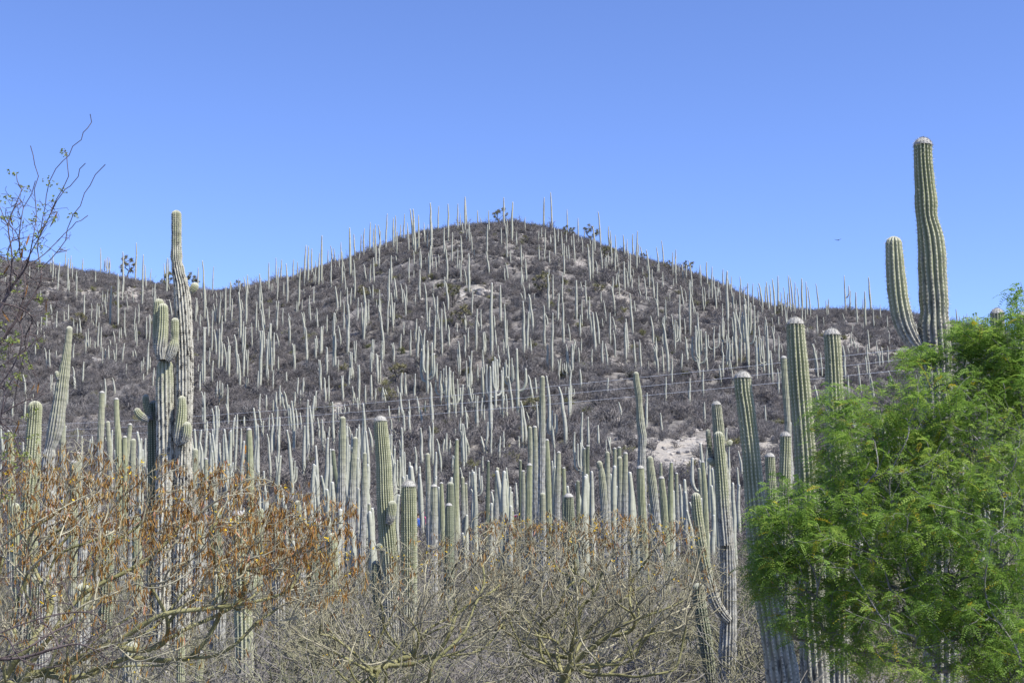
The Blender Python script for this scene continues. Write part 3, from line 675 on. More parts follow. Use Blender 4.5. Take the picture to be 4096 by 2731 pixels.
for a,b_ in zip(x,y):
    HC.append((np.array([a,b_,float(Z(a,b_))]),rg2.uniform(2.3,3.4),'',False,0,0))
order=sorted(range(len(HC)),key=lambda i:-(HC[i][1]/HC[i][0][1]+(.02 if HC[i][3] else 0)+(.02 if HC[i][2] else 0)))
CURV=['straight','straight','bent-tipped','straight','bow-curved','straight','slightly bowed','straight','hook-tipped']
def hill_label(b,h,br,cr,vi,xt):
    px=2048+b[0]/b[1]*FN
    size='tall' if h>6.4 else 'short' if h<4.0 else 'mid-sized'
    if cr:
        zone=('rocky low ridge' if px<760 else 'saddle beside the summit' if px<1130 else 'steep shoulder above the saddle' if px<1750
              else 'rounded summit' if px<2330 else 'long shoulder towards the mesquite' if px<3000 else 'flat ridge behind white-crowned cacti')
        if br: return 'branched cactus with several arms on the %s, against sky'%zone,'branched cacti on the '+zone
        return '%s %s cactus on the %s, top against sky'%(size,CURV[vi],zone),'%s %s crest cacti, %s'%(size,CURV[vi],zone)
    if br:
        big='many-armed' if vi in (NPL+1,NPL+4) else 'few-armed'
        zone='on the slope above the overhead wires' if b[1]>175 else 'behind the overhead wires' if b[1]>128 else 'at the crowded hill foot'
        return '%s candelabra cactus %s amid grey scrub'%(big,zone),'%s candelabra cacti %s'%(big,zone)
    if b[1]<128:
        zone=('behind the old twin-trunked cactus' if px<1100 else 'behind the many-ribbed green cactus' if px<1750 else 'behind the crowded stand by the visitors' if px<2500 else 'below the bare pale soil' if px<2900 else 'behind the white-crowned cacti')
        return '%s %s pale cactus at hill foot %s'%(size,CURV[vi],zone),'%s %s hill-foot cacti %s'%(size,CURV[vi],zone)
    zone='slope below the rocky low ridge' if px<1000 else 'central slope below the summit' if px<2500 else 'slope behind white-crowned cacti'
    return '%s %s pale single cactus in open scrub on the %s'%(size,CURV[vi],zone),'%s %s single cacti, %s'%(size,CURV[vi],zone)
far=[]
for rank,i in enumerate(order):
    b,h,br,cr,xt,yt=HC[i]
    rg=np.random.default_rng(1000+i)
    if br=='A': vi=NPL+[1,4][i%2]
    elif br=='a': vi=NPL+[0,2,3,1][i%4]
    else: vi=int(rg.integers(0,NPL))
    sz=h/6.0; sxy=float(np.clip(.52+.43*sz,.55,1.25)*rg.uniform(.85,1.2))*(.85 if b[1]<128 else 1)
    if br: sxy=float(np.clip(sz,.6,1.1))
    rz=rg.uniform(-.5,.5) if vi<NPL else rg.choice([0,math.pi])+rg.uniform(-.5,.5)
    tx,ty=rg.normal(0,.014),rg.normal(-.005,.016)
    Mx=Matrix.Translation(Vector((b[0],b[1],b[2]-.12)))@Matrix.Rotation(tx,4,'X')@Matrix.Rotation(ty,4,'Y')@Matrix.Rotation(rz,4,'Z')@Matrix.Diagonal((sxy,sxy,sz+.02,1))
    if rank<300:
        o=bpy.data.objects.new('candelabra_cactus' if br else 'slender_cactus',HM[vi]); COL.objects.link(o); o.matrix_world=Mx
        lab=hill_label(b,h,br,cr,vi,xt)
        tag(o,lab[0],'cactus',lab[1])
    else: far.append((vi,Mx))
a=Acc()
for vi,Mx in far:
    V,Qd,A,_=HV[vi]; m=np.array(Mx)
    a.add(V@m[:3,:3].T+m[:3,3],Q=Qd,**A)
o=link('distant_cacti',a.mesh('distant_cacti',M['cactus_hill'])); tag(o,'crowd of smaller distant cacti dotted through the hillside scrub','cacti',kind='stuff')

# ------------------------------------------------------------------ branching plants
class Tree:
    def __init__(s,seed): s.rg=np.random.default_rng(seed); s.P=np.zeros((90000,3)); s.D=np.zeros((90000,3)); s.par=np.full(90000,-1); s.lv=np.zeros(90000); s.n=0
    def node(s,p,par,d,lv):
        i=s.n; s.P[i]=p; s.par[i]=par; s.D[i]=d; s.lv[i]=lv; s.n+=1; return i
    def guide(s,pts,step=.07,lv=0):
        pts=np.array([np.append(p,0) for p in pts]); c=catmull(pts,step)[:,:3]
        c[1:]+=s.rg.normal(0,step*.10,(len(c)-1,3))
        if s.n==0: par=s.node(c[0],-1,norm(c[1]-c[0]),lv); c=c[1:]
        else:
            par=int(np.argmin(((s.P[:s.n]-c[0])**2).sum(1)))
        for p in c: par=s.node(p,par,norm(p-s.P[par]),lv)
    def reach(s,p,step=.06,wig=.18,bias=.7,lv=1,sag=.0):
        v=p-s.P[:s.n]; d=np.linalg.norm(v,axis=1)+1e-6
        cs=(v*s.D[:s.n]).sum(1)/d
        i=int(np.argmin(d*(1+bias*(1-cs))))
        L=d[i]; n=max(2,int(L/step)); a=s.P[i]; par=i
        c1=a+norm(s.D[i]+1.3*v[i]/L)*L*.40
        t=np.linspace(0,1,n+1)[1:,None]
        q=(1-t)**2*a+2*t*(1-t)*c1+t*t*p
        q[:-1]+=s.rg.normal(0,step*wig,(n-1,3)) if n>1 else 0
        q[:,2]-=sag*np.sin(t[:,0]*np.pi)*L
        for k in range(n): par=s.node(q[k],par,norm(q[k]-s.P[par]),lv)
    def radii(s,tip,ex=2.3,rmax=.08):
        w=np.zeros(s.n); ch=np.zeros(s.n,int)
        for i in range(s.n-1,-1,-1):
            if ch[i]==0: w[i]+=1
            p=s.par[i]
            if p>=0: w[p]+=w[i]; ch[p]+=1
        s.w=w; s.ch=ch
        best=np.full(s.n,-1)
        for i in range(s.n-1,0,-1):
            p=s.par[i]
            if best[p]<0 or w[i]>=w[best[p]]: best[p]=i
        ok=(s.par[:s.n]>=0)&(best>=0)&(w>6); ii=np.nonzero(ok)[0]
        for _ in range(6): s.P[ii]=.5*s.P[ii]+.25*(s.P[s.par[ii]]+s.P[best[ii]])
        s.r=np.minimum(tip*w**(1/ex),rmax); return s.r
    def tubes(s,split):
        """two meshes' worth of tubes: thicker than split / thinner"""
        best=np.full(s.n,-1)
        for i in range(s.n-1,0,-1):
            p=s.par[i]
            if best[p]<0 or s.w[i]>=s.w[best[p]]: best[p]=i
        big,small=Acc(),Acc()
        for i in range(s.n):
            p=s.par[i]
            if p>=0 and best[p]==i: continue
            ch=[i] if p<0 else [p,i]
            j=i
            while best[j]>=0: j=best[j]; ch.append(j)
            if len(ch)<2: continue
            rr=s.r[ch].copy()
            if p>=0: rr[0]=min(rr[0],rr[1]*1.25)
            cut=np.nonzero(rr<split)[0]
            k=cut[0] if len(cut) else len(ch)
            if k>=2: tube(big,s.P[ch[:k+1]],rr[:k+1],6)
            if k<len(ch)-1:
                st=max(k-1,0) if k>=2 else 0
                tube(small,s.P[ch[st:]],rr[st:],3 if rr[st]<.006 else 4)
        return big,small

def tube(acc,P,r,sides):
    n=len(P)
    if n<2: return
    t=norm(np.gradient(P,axis=0)); ref=np.array([.31,.83,.46]); e1=norm(np.cross(t,ref)); e2=np.cross(t,e1)
    th=np.arange(sides)*2*np.pi/sides
    V=P[:,None,:]+r[:,None,None]*(np.cos(th)[None,:,None]*e1[:,None,:]+np.sin(th)[None,:,None]*e2[:,None,:])
    I=np.arange(n*sides).reshape(n,sides)
    Qd=np.stack([I[:-1],np.roll(I[:-1],-1,1),np.roll(I[1:],-1,1),I[1:]],-1).reshape(-1,4)
    acc.add(V.reshape(-1,3),Q=Qd)

def blob_points(rg,blobs,n):
    w=np.array([b[6] for b in blobs],float); w/=w.sum(); out=[]
    for b,k in zip(blobs,rg.multinomial(n,w)):
        px,py,d,rx,rz,ry,_=b
        c=at(px,py,d); u=norm(rg.standard_normal((k,3)))*(rg.uniform(.0,1,(k,1))**(1/2.6))
        out.append(c+u*np.array([rx*d/FN,ry,rz*d/FN]))
    return np.concatenate(out)

def strips(rg,p,length,width,droop=True,curl=.25):
    """pods: slightly curled hanging blades, n of them"""
    n=len(p); L=length*rg.uniform(.6,1.25,(n,1)); d=norm(np.stack([rg.normal(0,.32,n),rg.normal(0,.32,n),-np.ones(n)],1))
    sd=norm(np.cross(d,rg.standard_normal((n,3)))); nr=np.cross(d,sd); cu=rg.normal(0,curl,(n,1))
    ts=[0,.3,.7,1]; ws=[.15,1,.9,.1]; rows=[]
    for t,w in zip(ts,ws):
        c=p+d*L*t+nr*cu*L*(t*t); rows.append(c+sd*width*w*.5); rows.append(c-sd*width*w*.5)
    V=np.stack(rows,1).reshape(-1,3); b=np.arange(n)[:,None]*8
    Qd=np.concatenate([b+np.array([0,1,3,2]),b+np.array([2,3,5,4]),b+np.array([4,5,7,6])])
    return V,Qd,np.repeat(rg.uniform(0,1,n),8)

def flowers(rg,p,size):
    Vs,Ts,vs=[],[],[]
    n=len(p)
    for k in range(5):
        d=norm(rg.standard_normal((n,3))+np.array([0,0,.4])); sd=norm(np.cross(d,rg.standard_normal((n,3))))
        L=size*rg.uniform(.6,1.2,(n,1))
        Vs.append(np.stack([p,p+d*L*.7+sd*L*.4,p+d*L,p+d*L*.7-sd*L*.4],1).reshape(-1,3))
    V=np.concatenate(Vs); Qd=np.arange(len(V)).reshape(-1,4)
    return V,Qd,np.repeat(rg.uniform(0,1,len(Qd)),4)

def ground_pt(px,d):
    p=at(px,2120,d); return np.array([p[0],d,float(Z(p[0],d))-.05])

def podded_tree(label,seed,d,base_px,guides,blobs,ntip,npod,nflow,podbias,name='thorn_tree',split=.008,twigtip=.0019,group=None):
    tr=Tree(seed); rg=tr.rg
    b=ground_pt(base_px,d)
    for k,gd in enumerate(guides):
        pts=[at(x,y,d+dd) for x,y,dd in gd]
        if k==0: pts=[b]+pts
        tr.guide(pts)
    A=blob_points(rg,blobs,ntip)
    A=A[A[:,2]>.35]
    A=A[np.argsort(((A-b)**2).sum(1)+rg.uniform(0,.6,len(A)))]
    for p in A: tr.reach(p,step=.055,wig=.20,bias=1.7)
    tr.radii(twigtip,2.45,.07)
    big,small=tr.tubes(split)
    root=empty(name,tuple(b)); tag(root,label,'tree',group)
    link('trunk',big.mesh('trunk',M['bark_green']),root)
    link('twigs',small.mesh('twigs',M['twig']),root)['kind']='stuff'
    cand=np.nonzero((tr.w[:tr.n]<=3)&(tr.lv[:tr.n]>0))[0]
    pr=podbias(tr.P[cand]); pr=pr/pr.sum()
    ii=rg.choice(cand,npod//3,p=pr)
    p=np.repeat(tr.P[ii],3,axis=0)+rg.normal(0,.012,(npod//3*3,3))
    V,Qd,v=strips(rg,p,.056,.0068)
    acc=Acc(); acc.add(V,Q=Qd,var=v); link('dry_pods',acc.mesh('dry_pods',M['pod'],False),root)['kind']='stuff'
    ii=rg.choice(cand,nflow,p=pr)
    p=tr.P[np.repeat(ii,2)]+rg.normal(0,.02,(nflow*2,3))
    V,Qd,v=flowers(rg,p,.012)
    acc=Acc(); acc.add(V,Q=Qd,var=v); link('yellow_flowers',acc.mesh('yellow_flowers',M['flower'],False),root)['kind']='stuff'
    return tr

# left tree, heavy with brown pods
zt=lambda py,d: at(2048,py,d)[2]
podded_tree('wide thorn tree with olive limbs, hung all over with brown dry pods',21,9.5,-150,
 [[(60,2760,0),(170,2600,-.1),(330,2360,0),(520,2290,.1),(640,2190,.1),(740,2150,.2)],
  [(120,2680,0),(330,2620,-.2),(520,2540,-.3),(620,2450,-.35),(800,2440,-.3),(1000,2410,-.3),(1180,2370,-.2),(1330,2330,-.1)],
  [(200,2560,.2),(330,2420,.35),(345,2250,.4),(430,2080,.5),(470,1900,.5),(440,1830,.5),(370,1770,.5),(280,1745,.5)],
  [(620,2230,.1),(700,2130,.2),(800,2060,.3),(900,2010,.35),(1020,1960,.4),(1120,1890,.4)],
  [(40,2620,.3),(60,2400,.4),(150,2250,.5),(290,2050,.6),(330,1960,.6)]],
 [(600,2130,9.7,820,250,.9,5),(1050,2100,9.4,420,200,.6,3),(250,2060,9.6,420,280,.8,3),(450,2400,9.3,600,180,.8,2),(150,2580,9.2,380,190,.6,2.6),(600,2600,9.2,420,150,.6,1.8),(1150,2300,9.4,330,190,.5,1.6),(950,2320,9.4,430,120,.6,1.5),(560,1900,9.9,420,100,.5,1.1),(200,1900,9.9,250,90,.5,.7),(330,1800,9.9,120,70,.3,.25),(80,1830,9.8,110,90,.3,.25),(930,1900,9.8,150,60,.3,.3)],
 4600,8800,110,lambda P:np.exp(-((P[:,2]-zt(2100,9.5))/.50)**2)+.06)
podded_tree('bare olive-limbed thorn tree spreading below the leaning many-ribbed cactus',22,11,1500,
 [[(1490,2720,0),(1500,2680,0),(1420,2610,-.1),(1340,2560,-.1),(1310,2500,-.1),(1290,2380,0),(1200,2300,0)],
  [(1490,2690,.1),(1580,2640,.1),(1660,2620,.1),(1760,2610,.2),(1860,2550,.3),(1990,2510,.3),(2060,2400,.4),(2100,2300,.4)],
  [(1480,2680,-.2),(1400,2640,-.25),(1250,2560,-.3),(1150,2500,-.3),(1050,2470,-.3)],
  [(1640,2630,.2),(1560,2560,.3),(1530,2480,.3),(1480,2420,.4),(1440,2330,.4),(1410,2260,.4)],
  [(1660,2620,0),(1700,2500,0),(1690,2380,0),(1760,2280,.1),(1850,2190,.1)]],
 [(1500,2420,11,430,260,.9,3),(1750,2200,11.2,350,90,.6,.4),(2000,2090,11.3,120,60,.4,.25),(1850,2380,11.1,420,230,.9,3),(1250,2480,10.9,250,170,.6,1),(2000,2220,11.2,320,150,.7,1.6),(1700,2650,10.9,500,120,.7,1)],
 3000,600,40,lambda P:np.exp((P[:,2]-zt(2250,11))*3))
podded_tree('spreading grey-olive thorn tree with red-brown pods and yellow blossoms along its top',23,11.6,2250,
 [[(2250,2720,0),(2290,2650,0),(2400,2560,0),(2520,2480,-.1),(2700,2420,-.1),(2800,2370,-.1),(2870,2310,0),(2920,2250,0)],
  [(2290,2680,.1),(2310,2560,.2),(2400,2480,.2),(2470,2400,.3),(2560,2350,.3),(2650,2270,.3),(2740,2160,.3)],
  [(2250,2700,-.1),(2180,2600,-.2),(2130,2480,-.2),(2060,2430,-.2),(1980,2440,-.2),(1900,2500,-.2)],
  [(2330,2560,.3),(2300,2420,.4),(2330,2300,.4),(2280,2200,.5),(2230,2130,.5)],
  [(2200,2640,.2),(2100,2560,.3),(2150,2420,.4),(2200,2330,.4),(2350,2260,.4),(2500,2200,.4)]],
 [(2400,2300,11.6,540,240,1.0,4),(2150,2380,11.6,400,220,.9,2),(2650,2350,11.5,300,200,.7,1.5),(2350,2590,11.5,500,130,.8,1.3),(2350,2120,11.8,500,85,.6,2.2)],
 4300,1100,60,lambda P:np.exp((P[:,2]-zt(2250,11.6))*4.5))

# green mesquite
def mesquite():
    tr=Tree(31); rg=tr.rg; d=9.0
    b=ground_pt(4020,d+.4)
    tr.guide([b,at(4000,2760,d+.3),at(3950,2500,d+.2),at(3900,2250,d+.1),at(3800,2000,d),at(3700,1750,d),at(3640,1560,d)])
    for gd in ([(3930,2420,.2),(3750,2330,-.2),(3560,2380,-.4),(3420,2540,-.5)],[(3880,2200,.1),(3650,2130,0),(3400,2080,0),(3150,2050,0),(3030,2080,0)],
               [(3940,2350,.2),(4050,2150,-.1),(4120,1900,-.1),(4150,1600,0),(4110,1330,0),(4085,1130,0)],[(3850,2100,.1),(3950,1850,.2),(4000,1600,.2),(3985,1400,.2)],
               [(3760,1900,0),(3560,1800,.1),(3380,1680,.2),(3300,1560,.2)],[(3960,2520,.2),(3800,2560,-.3),(3650,2620,-.4),(3500,2600,-.4)],[(3960,2500,.2),(4150,2250,.3),(4350,2000,.3),(4500,1750,.3)],[(3900,2250,-.2),(4000,2300,-.5),(4090,2200,-.6),(3940,2090,-.6)]):
        tr.guide([at(x,y,d+dd) for x,y,dd in gd])
    blobs=[(3750,2080,9.1,460,380,1.0,7),(3350,2180,9.0,330,290,.7,4),(3480,1850,9.2,260,250,.7,2.6),(4000,1850,9.1,250,360,.8,3.5),(3700,1620,9.2,300,170,.6,2.2),(3600,2450,8.8,520,130,.7,2.2),(4000,2450,8.9,250,200,.7,1.3),(4090,1320,9.1,90,200,.3,.8),(3960,1430,9.2,150,130,.35,1.1),(4060,1560,9.1,120,150,.4,.8),(3150,2060,9.0,150,150,.4,.9),(3330,1640,9.2,110,110,.3,.35),(3080,2200,9.0,110,200,.35,.8),(3700,1420,9.2,120,50,.3,.4),(3900,1330,9.2,100,60,.3,.3),(3250,2480,8.9,160,110,.4,.7),(3700,2600,8.7,420,130,.5,1.8),(4020,2640,8.7,160,130,.5,.8),(3120,2330,8.9,140,160,.35,.7),(4430,1900,9.2,340,500,.9,3.4),(4450,2400,9.0,330,250,.8,1.6)]
    A=blob_points(rg,blobs,4300)
    A=A[np.argsort(((A-b)**2).sum(1)+rg.uniform(0,.8,len(A)))]
    for p in A: tr.reach(p,step=.06,wig=.14,bias=1.5)
    tr.radii(.0016,2.25,.09)
    big,small=tr.tubes(.006)
    root=empty('mesquite_tree',tuple(b)); tag(root,'leafy bright green mesquite tree with feathery drooping foliage','tree')
    link('trunk',big.mesh('trunk',M['bark_grey']),root)
    link('twigs',small.mesh('twigs',M['bark_grey']),root)['kind']='stuff'
    cand=np.nonzero((tr.w[:tr.n]<=4)&(tr.lv[:tr.n]>0))[0]
    gp=vnoise(tr.P[cand][:,0]*19,tr.P[cand][:,2]*21+tr.P[cand][:,1]*9,14); pr=np.clip(.62+.75*gp,.22,1); pr/=pr.sum()
    n=30500; ii=rg.choice(cand,n,p=pr); p=tr.P[ii]+rg.normal(0,.012,(n,3))
    cl=vnoise(p[:,0]*9,p[:,2]*9,4); shade=np.clip(.45+.32*cl+rg.normal(0,.2,n),0,1); shade=np.where(rg.uniform(0,1,n)>.975,1,np.minimum(shade,.9))
    # each leaf: arching stalk with paired slender leaflets
    d0=norm(tr.D[ii]*.6+rg.standard_normal((n,3))*.75+np.array([0,0,-.25])); d0[:,2]*=.7
    L=rg.uniform(.07,.13,(n,1)); sd=norm(np.cross(d0,np.array([0,0,1.0])+.5*rg.standard_normal((n,3)))); up=np.cross(sd,d0)
    V=[];K=8
    for k in range(K):
        t=(k+.6)/K; c=p+d0*L*t+np.array([0,0,-1])*L*.42*t*t
        for s_ in (1,-1):
            w=.021*(1-.45*abs(2*t-.9)); q=norm(s_*sd+.45*d0+rg.normal(0,.12,(n,3))-np.array([0,0,.18]))
            o=d0*.0042
            V.append(np.stack([c,c+q*w*.5+o,c+q*w,c+q*w*.5-o],1))
    V=np.stack(V,1).reshape(-1,3); Qd=np.arange(len(V)).reshape(-1,4)
    acc=Acc(); acc.add(V,Q=Qd,var=np.repeat(shade,4*2*K))
    link('foliage',acc.mesh('foliage',M['leaf'],False),root)['kind']='stuff'
mesquite()

# acacia with dark twigs and tiny leaves at the left edge
def acacia():
    tr=Tree(41); rg=tr.rg; d=6.3
    z=lambda a: [at(x/1.568,400+y/1.568,d+dd) for x,y,dd in a]
    b=ground_pt(-420,d)
    tr.guide([b,at(-300,2500,d),at(-180,2000,d),at(-110,1600,d),*z([(0,1290,0),(100,1110,0),(210,960,0),(290,760,0),(330,680,0),(410,570,0),(490,490,0),(525,405,0)])])
    for gd in ([(-120,1700,.1),(80,1400,.1),(200,1240,.1),(320,1110,.1),(350,980,.1),(400,880,.1),(500,660,.1),(560,530,.1),(650,410,.1)],
               [(100,1110,0),(210,1040,0),(400,830,.05),(470,770,.05),(565,720,.05)],[(150,1040,-.1),(215,900,-.1),(220,650,-.1),(225,400,-.1),(192,288,-.1)],
               [(160,1020,.15),(240,860,.15),(290,600,.15),(350,440,.15),(430,350,.15),(490,250,.15),(555,180,.15),(566,88,.15)],
               [(60,1170,-.1),(100,1000,-.1),(70,860,-.1),(25,780,-.1),(0,660,-.1)],[(40,760,-.1),(95,690,-.1),(122,590,-.1),(118,520,-.1),(86,450,-.1)],
               [(100,1370,.1),(150,1250,.1),(180,1160,.1),(130,1000,.1),(105,900,.1),(150,680,.1),(230,520,.1)],[(-160,1780,0),(150,1580,0),(260,1500,0),(320,1420,0),(330,1320,0),(400,1290,0)],
               [(-180,1900,0),(100,1700,-.1),(160,1500,-.1),(150,1390,-.1),(60,1290,-.1)],[(330,680,0),(400,560,0),(425,380,0),(408,310,0)],
               [(-200,2100,0),(30,1950,0),(60,1750,0),(40,1600,0)],
               [(-300,3400,-.3),(0,3330,-.3),(220,3250,-.3),(420,3200,-.3),(600,3170,-.3),(800,3130,-.3)],[(-300,3500,-.2),(60,3520,-.2),(300,3440,-.2),(520,3380,-.2),(760,3290,-.2),(900,3230,-.2)],[(-300,3100,-.1),(0,3020,-.1),(150,2860,-.1),(200,2700,-.1)]):
        tr.guide(z(gd),step=.05)
    blobs=[(90,1150,6.3,150,220,.3,2),(60,1500,6.3,130,250,.3,1.6),(120,900,6.3,190,190,.25,1.6),(30,1850,6.2,120,200,.3,1.0),(250,2560,6.1,330,130,.3,2.0),(120,2350,6.2,200,130,.3,.9)]
    A=blob_points(rg,blobs,950)
    for p in A: tr.reach(p,step=.035,wig=.2,bias=1.0)
    tr.radii(.0011,2.5,.03)
    tr.r=np.maximum(tr.r,np.where(tr.lv[:tr.n]==0,.0022,0))
    big,small=tr.tubes(.006)
    root=empty('acacia_tree',tuple(b)); tag(root,'thin dark-stemmed acacia with sparse tiny leaves reaching into the sky','tree')
    link('trunk',big.mesh('trunk',M['bark_dark']),root); link('twigs',small.mesh('twigs',M['bark_dark']),root)['kind']='stuff'
    cand=np.nonzero((tr.w[:tr.n]<=14)&(tr.P[:tr.n,2]>zt(2000,6.3)))[0]
    n=360; ii=rg.choice(cand,n//6); p=np.repeat(tr.P[ii],6,axis=0)+rg.normal(0,.012,(len(ii)*6,3))
    V,Qd,v=flowers(rg,p,.011); acc=Acc(); acc.add(V,Q=Qd,var=v); link('leaves',acc.mesh('leaves',M['tiny_leaf'],False),root)['kind']='stuff'
    ii=rg.choice(cand,26); V,Qd,v=strips(rg,tr.P[ii],.06,.009,curl=.5); acc=Acc(); acc.add(V,Q=Qd,var=v*.3); link('seed_pods',acc.mesh('seed_pods',M['pod'],False),root)['kind']='stuff'
acacia()

# ------------------------------------------------------------------ yucca trees, agaves, boulders on the slope
def rosettes(rg,pts,L,n=26):
    a=Acc()
    for c in pts:
        d=norm(rg.standard_normal((n,3))+np.array([0,0,.45])); l=L*rg.uniform(.7,1.15,(n,1)); sd=norm(np.cross(d,rg.standard_normal((n,3))))*L*.075
        m=c+d*l*.45; e=c+d*l+np.array([0,0,-.12*L])
        V=np.stack([c+sd*.6,c-sd*.6,m-sd,m+sd,e],1).reshape(-1,3); b=np.arange(n)[:,None]*5
        a.add(V,Q=b+np.array([0,1,2,3]),T=b+np.array([3,2,4]),var=np.repeat(rg.uniform(0,1,n),5))
    return a
YV=[]
for k in range(4):
    tr=Tree(60+k); rg=tr.rg
    tr.guide([np.array([0,0,-.15]),np.array([.1,0,.6]),np.array([.15*(k-1.5),.1,.9]),np.array([.2*(k-1.5),0,1.3])],step=.15)
    u=norm(rg.standard_normal((17+3*k,3))); A=np.array([0,0,2.7])+u*np.array([1.7,1.5,1.5])*rg.uniform(.55,1,(len(u),1))
    A=A[A[:,2]>1.3]; A=A[np.argsort(A[:,2])]
    for p in A: tr.reach(p,step=.16,wig=.2,bias=.6)
    tr.radii(.04,2.4,.22); big,small=tr.tubes(0.001)
    ch=np.nonzero(tr.ch[:tr.n]==0)[0]
    YV.append((big.mesh('trunk',M['yucca_bark']),rosettes(rg,np.concatenate([tr.P[ch],tr.P[ch]+rg.normal(0,.22,(len(ch),3))]),.55).mesh('leaf_rosettes',M['yucca_leaf'],False),4.3))
YT=[(2000,837,912,0),(2276,905,968,1),(2365,905,968,2),(2433,988,1053,3),(1847,1229,1331,0),(1812,1140,1229,1),(1451,1146,1212,2),(1588,1457,1547,3),(2171,1098,1194,2),(2098,942,982,1),(1565,1568,1632,0),(1726,1460,1516,1),(2127,1590,1700,3),(506,1035,1093,0),(315,1252,1330,1),(311,1336,1392,3),(768,1096,1140,2),(955,1126,1168,0),(2395,1137,1188,1),(2575,1015,1046,3),(2755,1045,1095,1),(650,1118,1150,2),(680,1090,1140,3),(3120,1222,1262,0),(2674,1045,1086,2)]
for i,(px,y0,y1,k) in enumerate(YT):
    b=hit(px,max(y1,skyy(px)+6)); h=at(px,y0,b[1])[2]-b[2]; s=float(np.clip(1.12*h/YV[k][2],.4,1.9))
    root=empty('yucca_tree',tuple(b)); root.scale=(s,s,s); root.rotation_euler=(0,0,i*1.3)
    cr=y0<skyy(px)-4
    tag(root,'dark branching yucca tree on the hill crest, rosettes showing against sky' if cr else 'dark branching yucca tree with yellow-green leaf rosettes amid hillside scrub','yucca','yucca trees on the crest' if cr else 'yucca trees on the slope')
    for nm,me in (('trunk',YV[k][0]),('leaf_rosettes',YV[k][1])):
        o=bpy.data.objects.new(nm,me); COL.objects.link(o); o.parent=root
        if nm=='leaf_rosettes': o['kind']='stuff'
agr=np.random.default_rng(3)
AG=rosettes(agr,[np.array([0,0,.05])],.9,46).mesh('agave',M['yucca_leaf'],False)
for px,py in ((2715,1752),(2600,1262),(2430,1345),(2630,1355),(1890,1720),(2250,1500),(1690,1600),(2030,1790)):
    b=hit(px,py+8); o=bpy.data.objects.new('agave',AG); COL.objects.link(o); o.location=b; s=agr.uniform(.7,1.15); o.scale=(s,s,s); o.rotation_euler=(0,0,agr.uniform(0,6))
    tag(o,'spiky low rosette plant on the pale bare soil patch' if px==2715 else 'spiky yellow-green low rosette plant in hillside scrub','agave',None if px==2715 else 'rosette plants in the scrub')
# orange flower stalk
b=hit(976,1900); fr=np.random.default_rng(8); a=Acc()
root=empty('flower_stalk',tuple(b)); tag(root,'orange flower spike on a thin stalk among the hill-foot cacti','flower')
top=at(976,1783,b[1]); tube(a,np.stack([b,(b+top)/2,top]),np.array([.03,.025,.015]),5); link('stalk',a.mesh('stalk',M['thicket_olive']),root)
p=top-np.array([0,0,1])*fr.uniform(0,.62,(160,1))+fr.normal(0,.07,(160,3)); V,Qd,v=flowers(fr,p,.11); a=Acc(); a.add(V,Q=Qd,var=v); link('blossoms',a.mesh('blossoms',M['orange'],False),root)['kind']='stuff'

def rock_mesh(seed,sub=3):
    import bmesh
    bm=bmesh.new(); bmesh.ops.create_icosphere(bm,subdivisions=sub,radius=1); r=np.random.default_rng(seed)
    pl=[(norm(r.standard_normal(3)),r.uniform(.45,.8)) for _ in range(13)]
    for v in bm.verts:
        c=np.array(v.co)
        for n,dst in pl:
            q=c@n
            if q>dst: c=c-n*(q-dst)*.9
        c*=1+.05*math.sin(7*c[0]+seed)+.05*math.sin(9*c[1]+2*seed)+r.normal(0,.04)
        v.co=c
    me=bpy.data.meshes.new('rock'); bm.to_mesh(me); bm.free(); me.materials.append(M['rock']); return me
RK=[rock_mesh(s) for s in (1,2,3,4)]
for i,(px,py,w,h) in enumerate([(1922,1165,86,38),(1849,1172,48,36),(1713,1012,38,18),(2422,1118,34,16),(2575,1118,34,14),(2647,1152,40,24),(1797,1022,24,16),(2047,1043,14,14),(384,1438,44,26),(2710,2000,46,34)]):
    b=hit(px,py+h*.4); s=b[1]/FN
    o=bpy.data.objects.new('boulder',RK[i%4]); COL.objects.link(o); o.location=(b[0],b[1]+w*s*.2,b[2]+h*s*.02); o.scale=(w*s*.55,w*s*.5,h*s*.75); o.rotation_euler=(0,0,i*.9)
    lab={0:'large pale limestone boulder, widest of the pair high on the central slope',1:'smaller limestone boulder left of the widest one on the central slope',8:'pale boulder on the left slope beside a rocky patch',9:'pale rounded boulder low behind the thorn tree and slope cacti'}.get(i)
    tag(o,lab or 'small pale limestone boulder lying in upper hillside scrub','boulder',None if lab else 'small boulders on the upper slope')

# ------------------------------------------------------------------ scattered ground cover
def twig_bush(name,seed,h,r,stems,kids,tipr,mat,segs=4,kids2=2):
    rg=np.random.default_rng(seed); a=Acc()
    def branch(p,d,L,rad,lv):
        n=segs if lv<2 else 3; pts=[p]; dd=d
        for k in range(n):
            dd=norm(dd+rg.normal(0,.22,3)+np.array([0,0,.05])); pts.append(pts[-1]+dd*L/n)
        pts=np.array(pts); tube(a,pts,np.linspace(rad,max(rad*.35,tipr),n+1),3)
        if lv<2:
            for _ in range(kids if lv==0 else kids2):
                j=rg.integers(1,n+1); branch(pts[j],norm(dd+rg.normal(0,.75,3)),L*rg.uniform(.4,.7),max(rad*.55,tipr),lv+1)
    for _ in range(stems):
        an=rg.uniform(0,6.28); sp=rg.uniform(.15,1.0)
        d=norm(np.array([math.cos(an)*sp*r/h*1.3,math.sin(an)*sp*r/h*1.3,1.0]))
        branch(np.array([math.cos(an)*.06*r,math.sin(an)*.06*r,-.08]),d,h*rg.uniform(.55,.85),tipr*2.6,0)
    return a.mesh(name,mat,False)

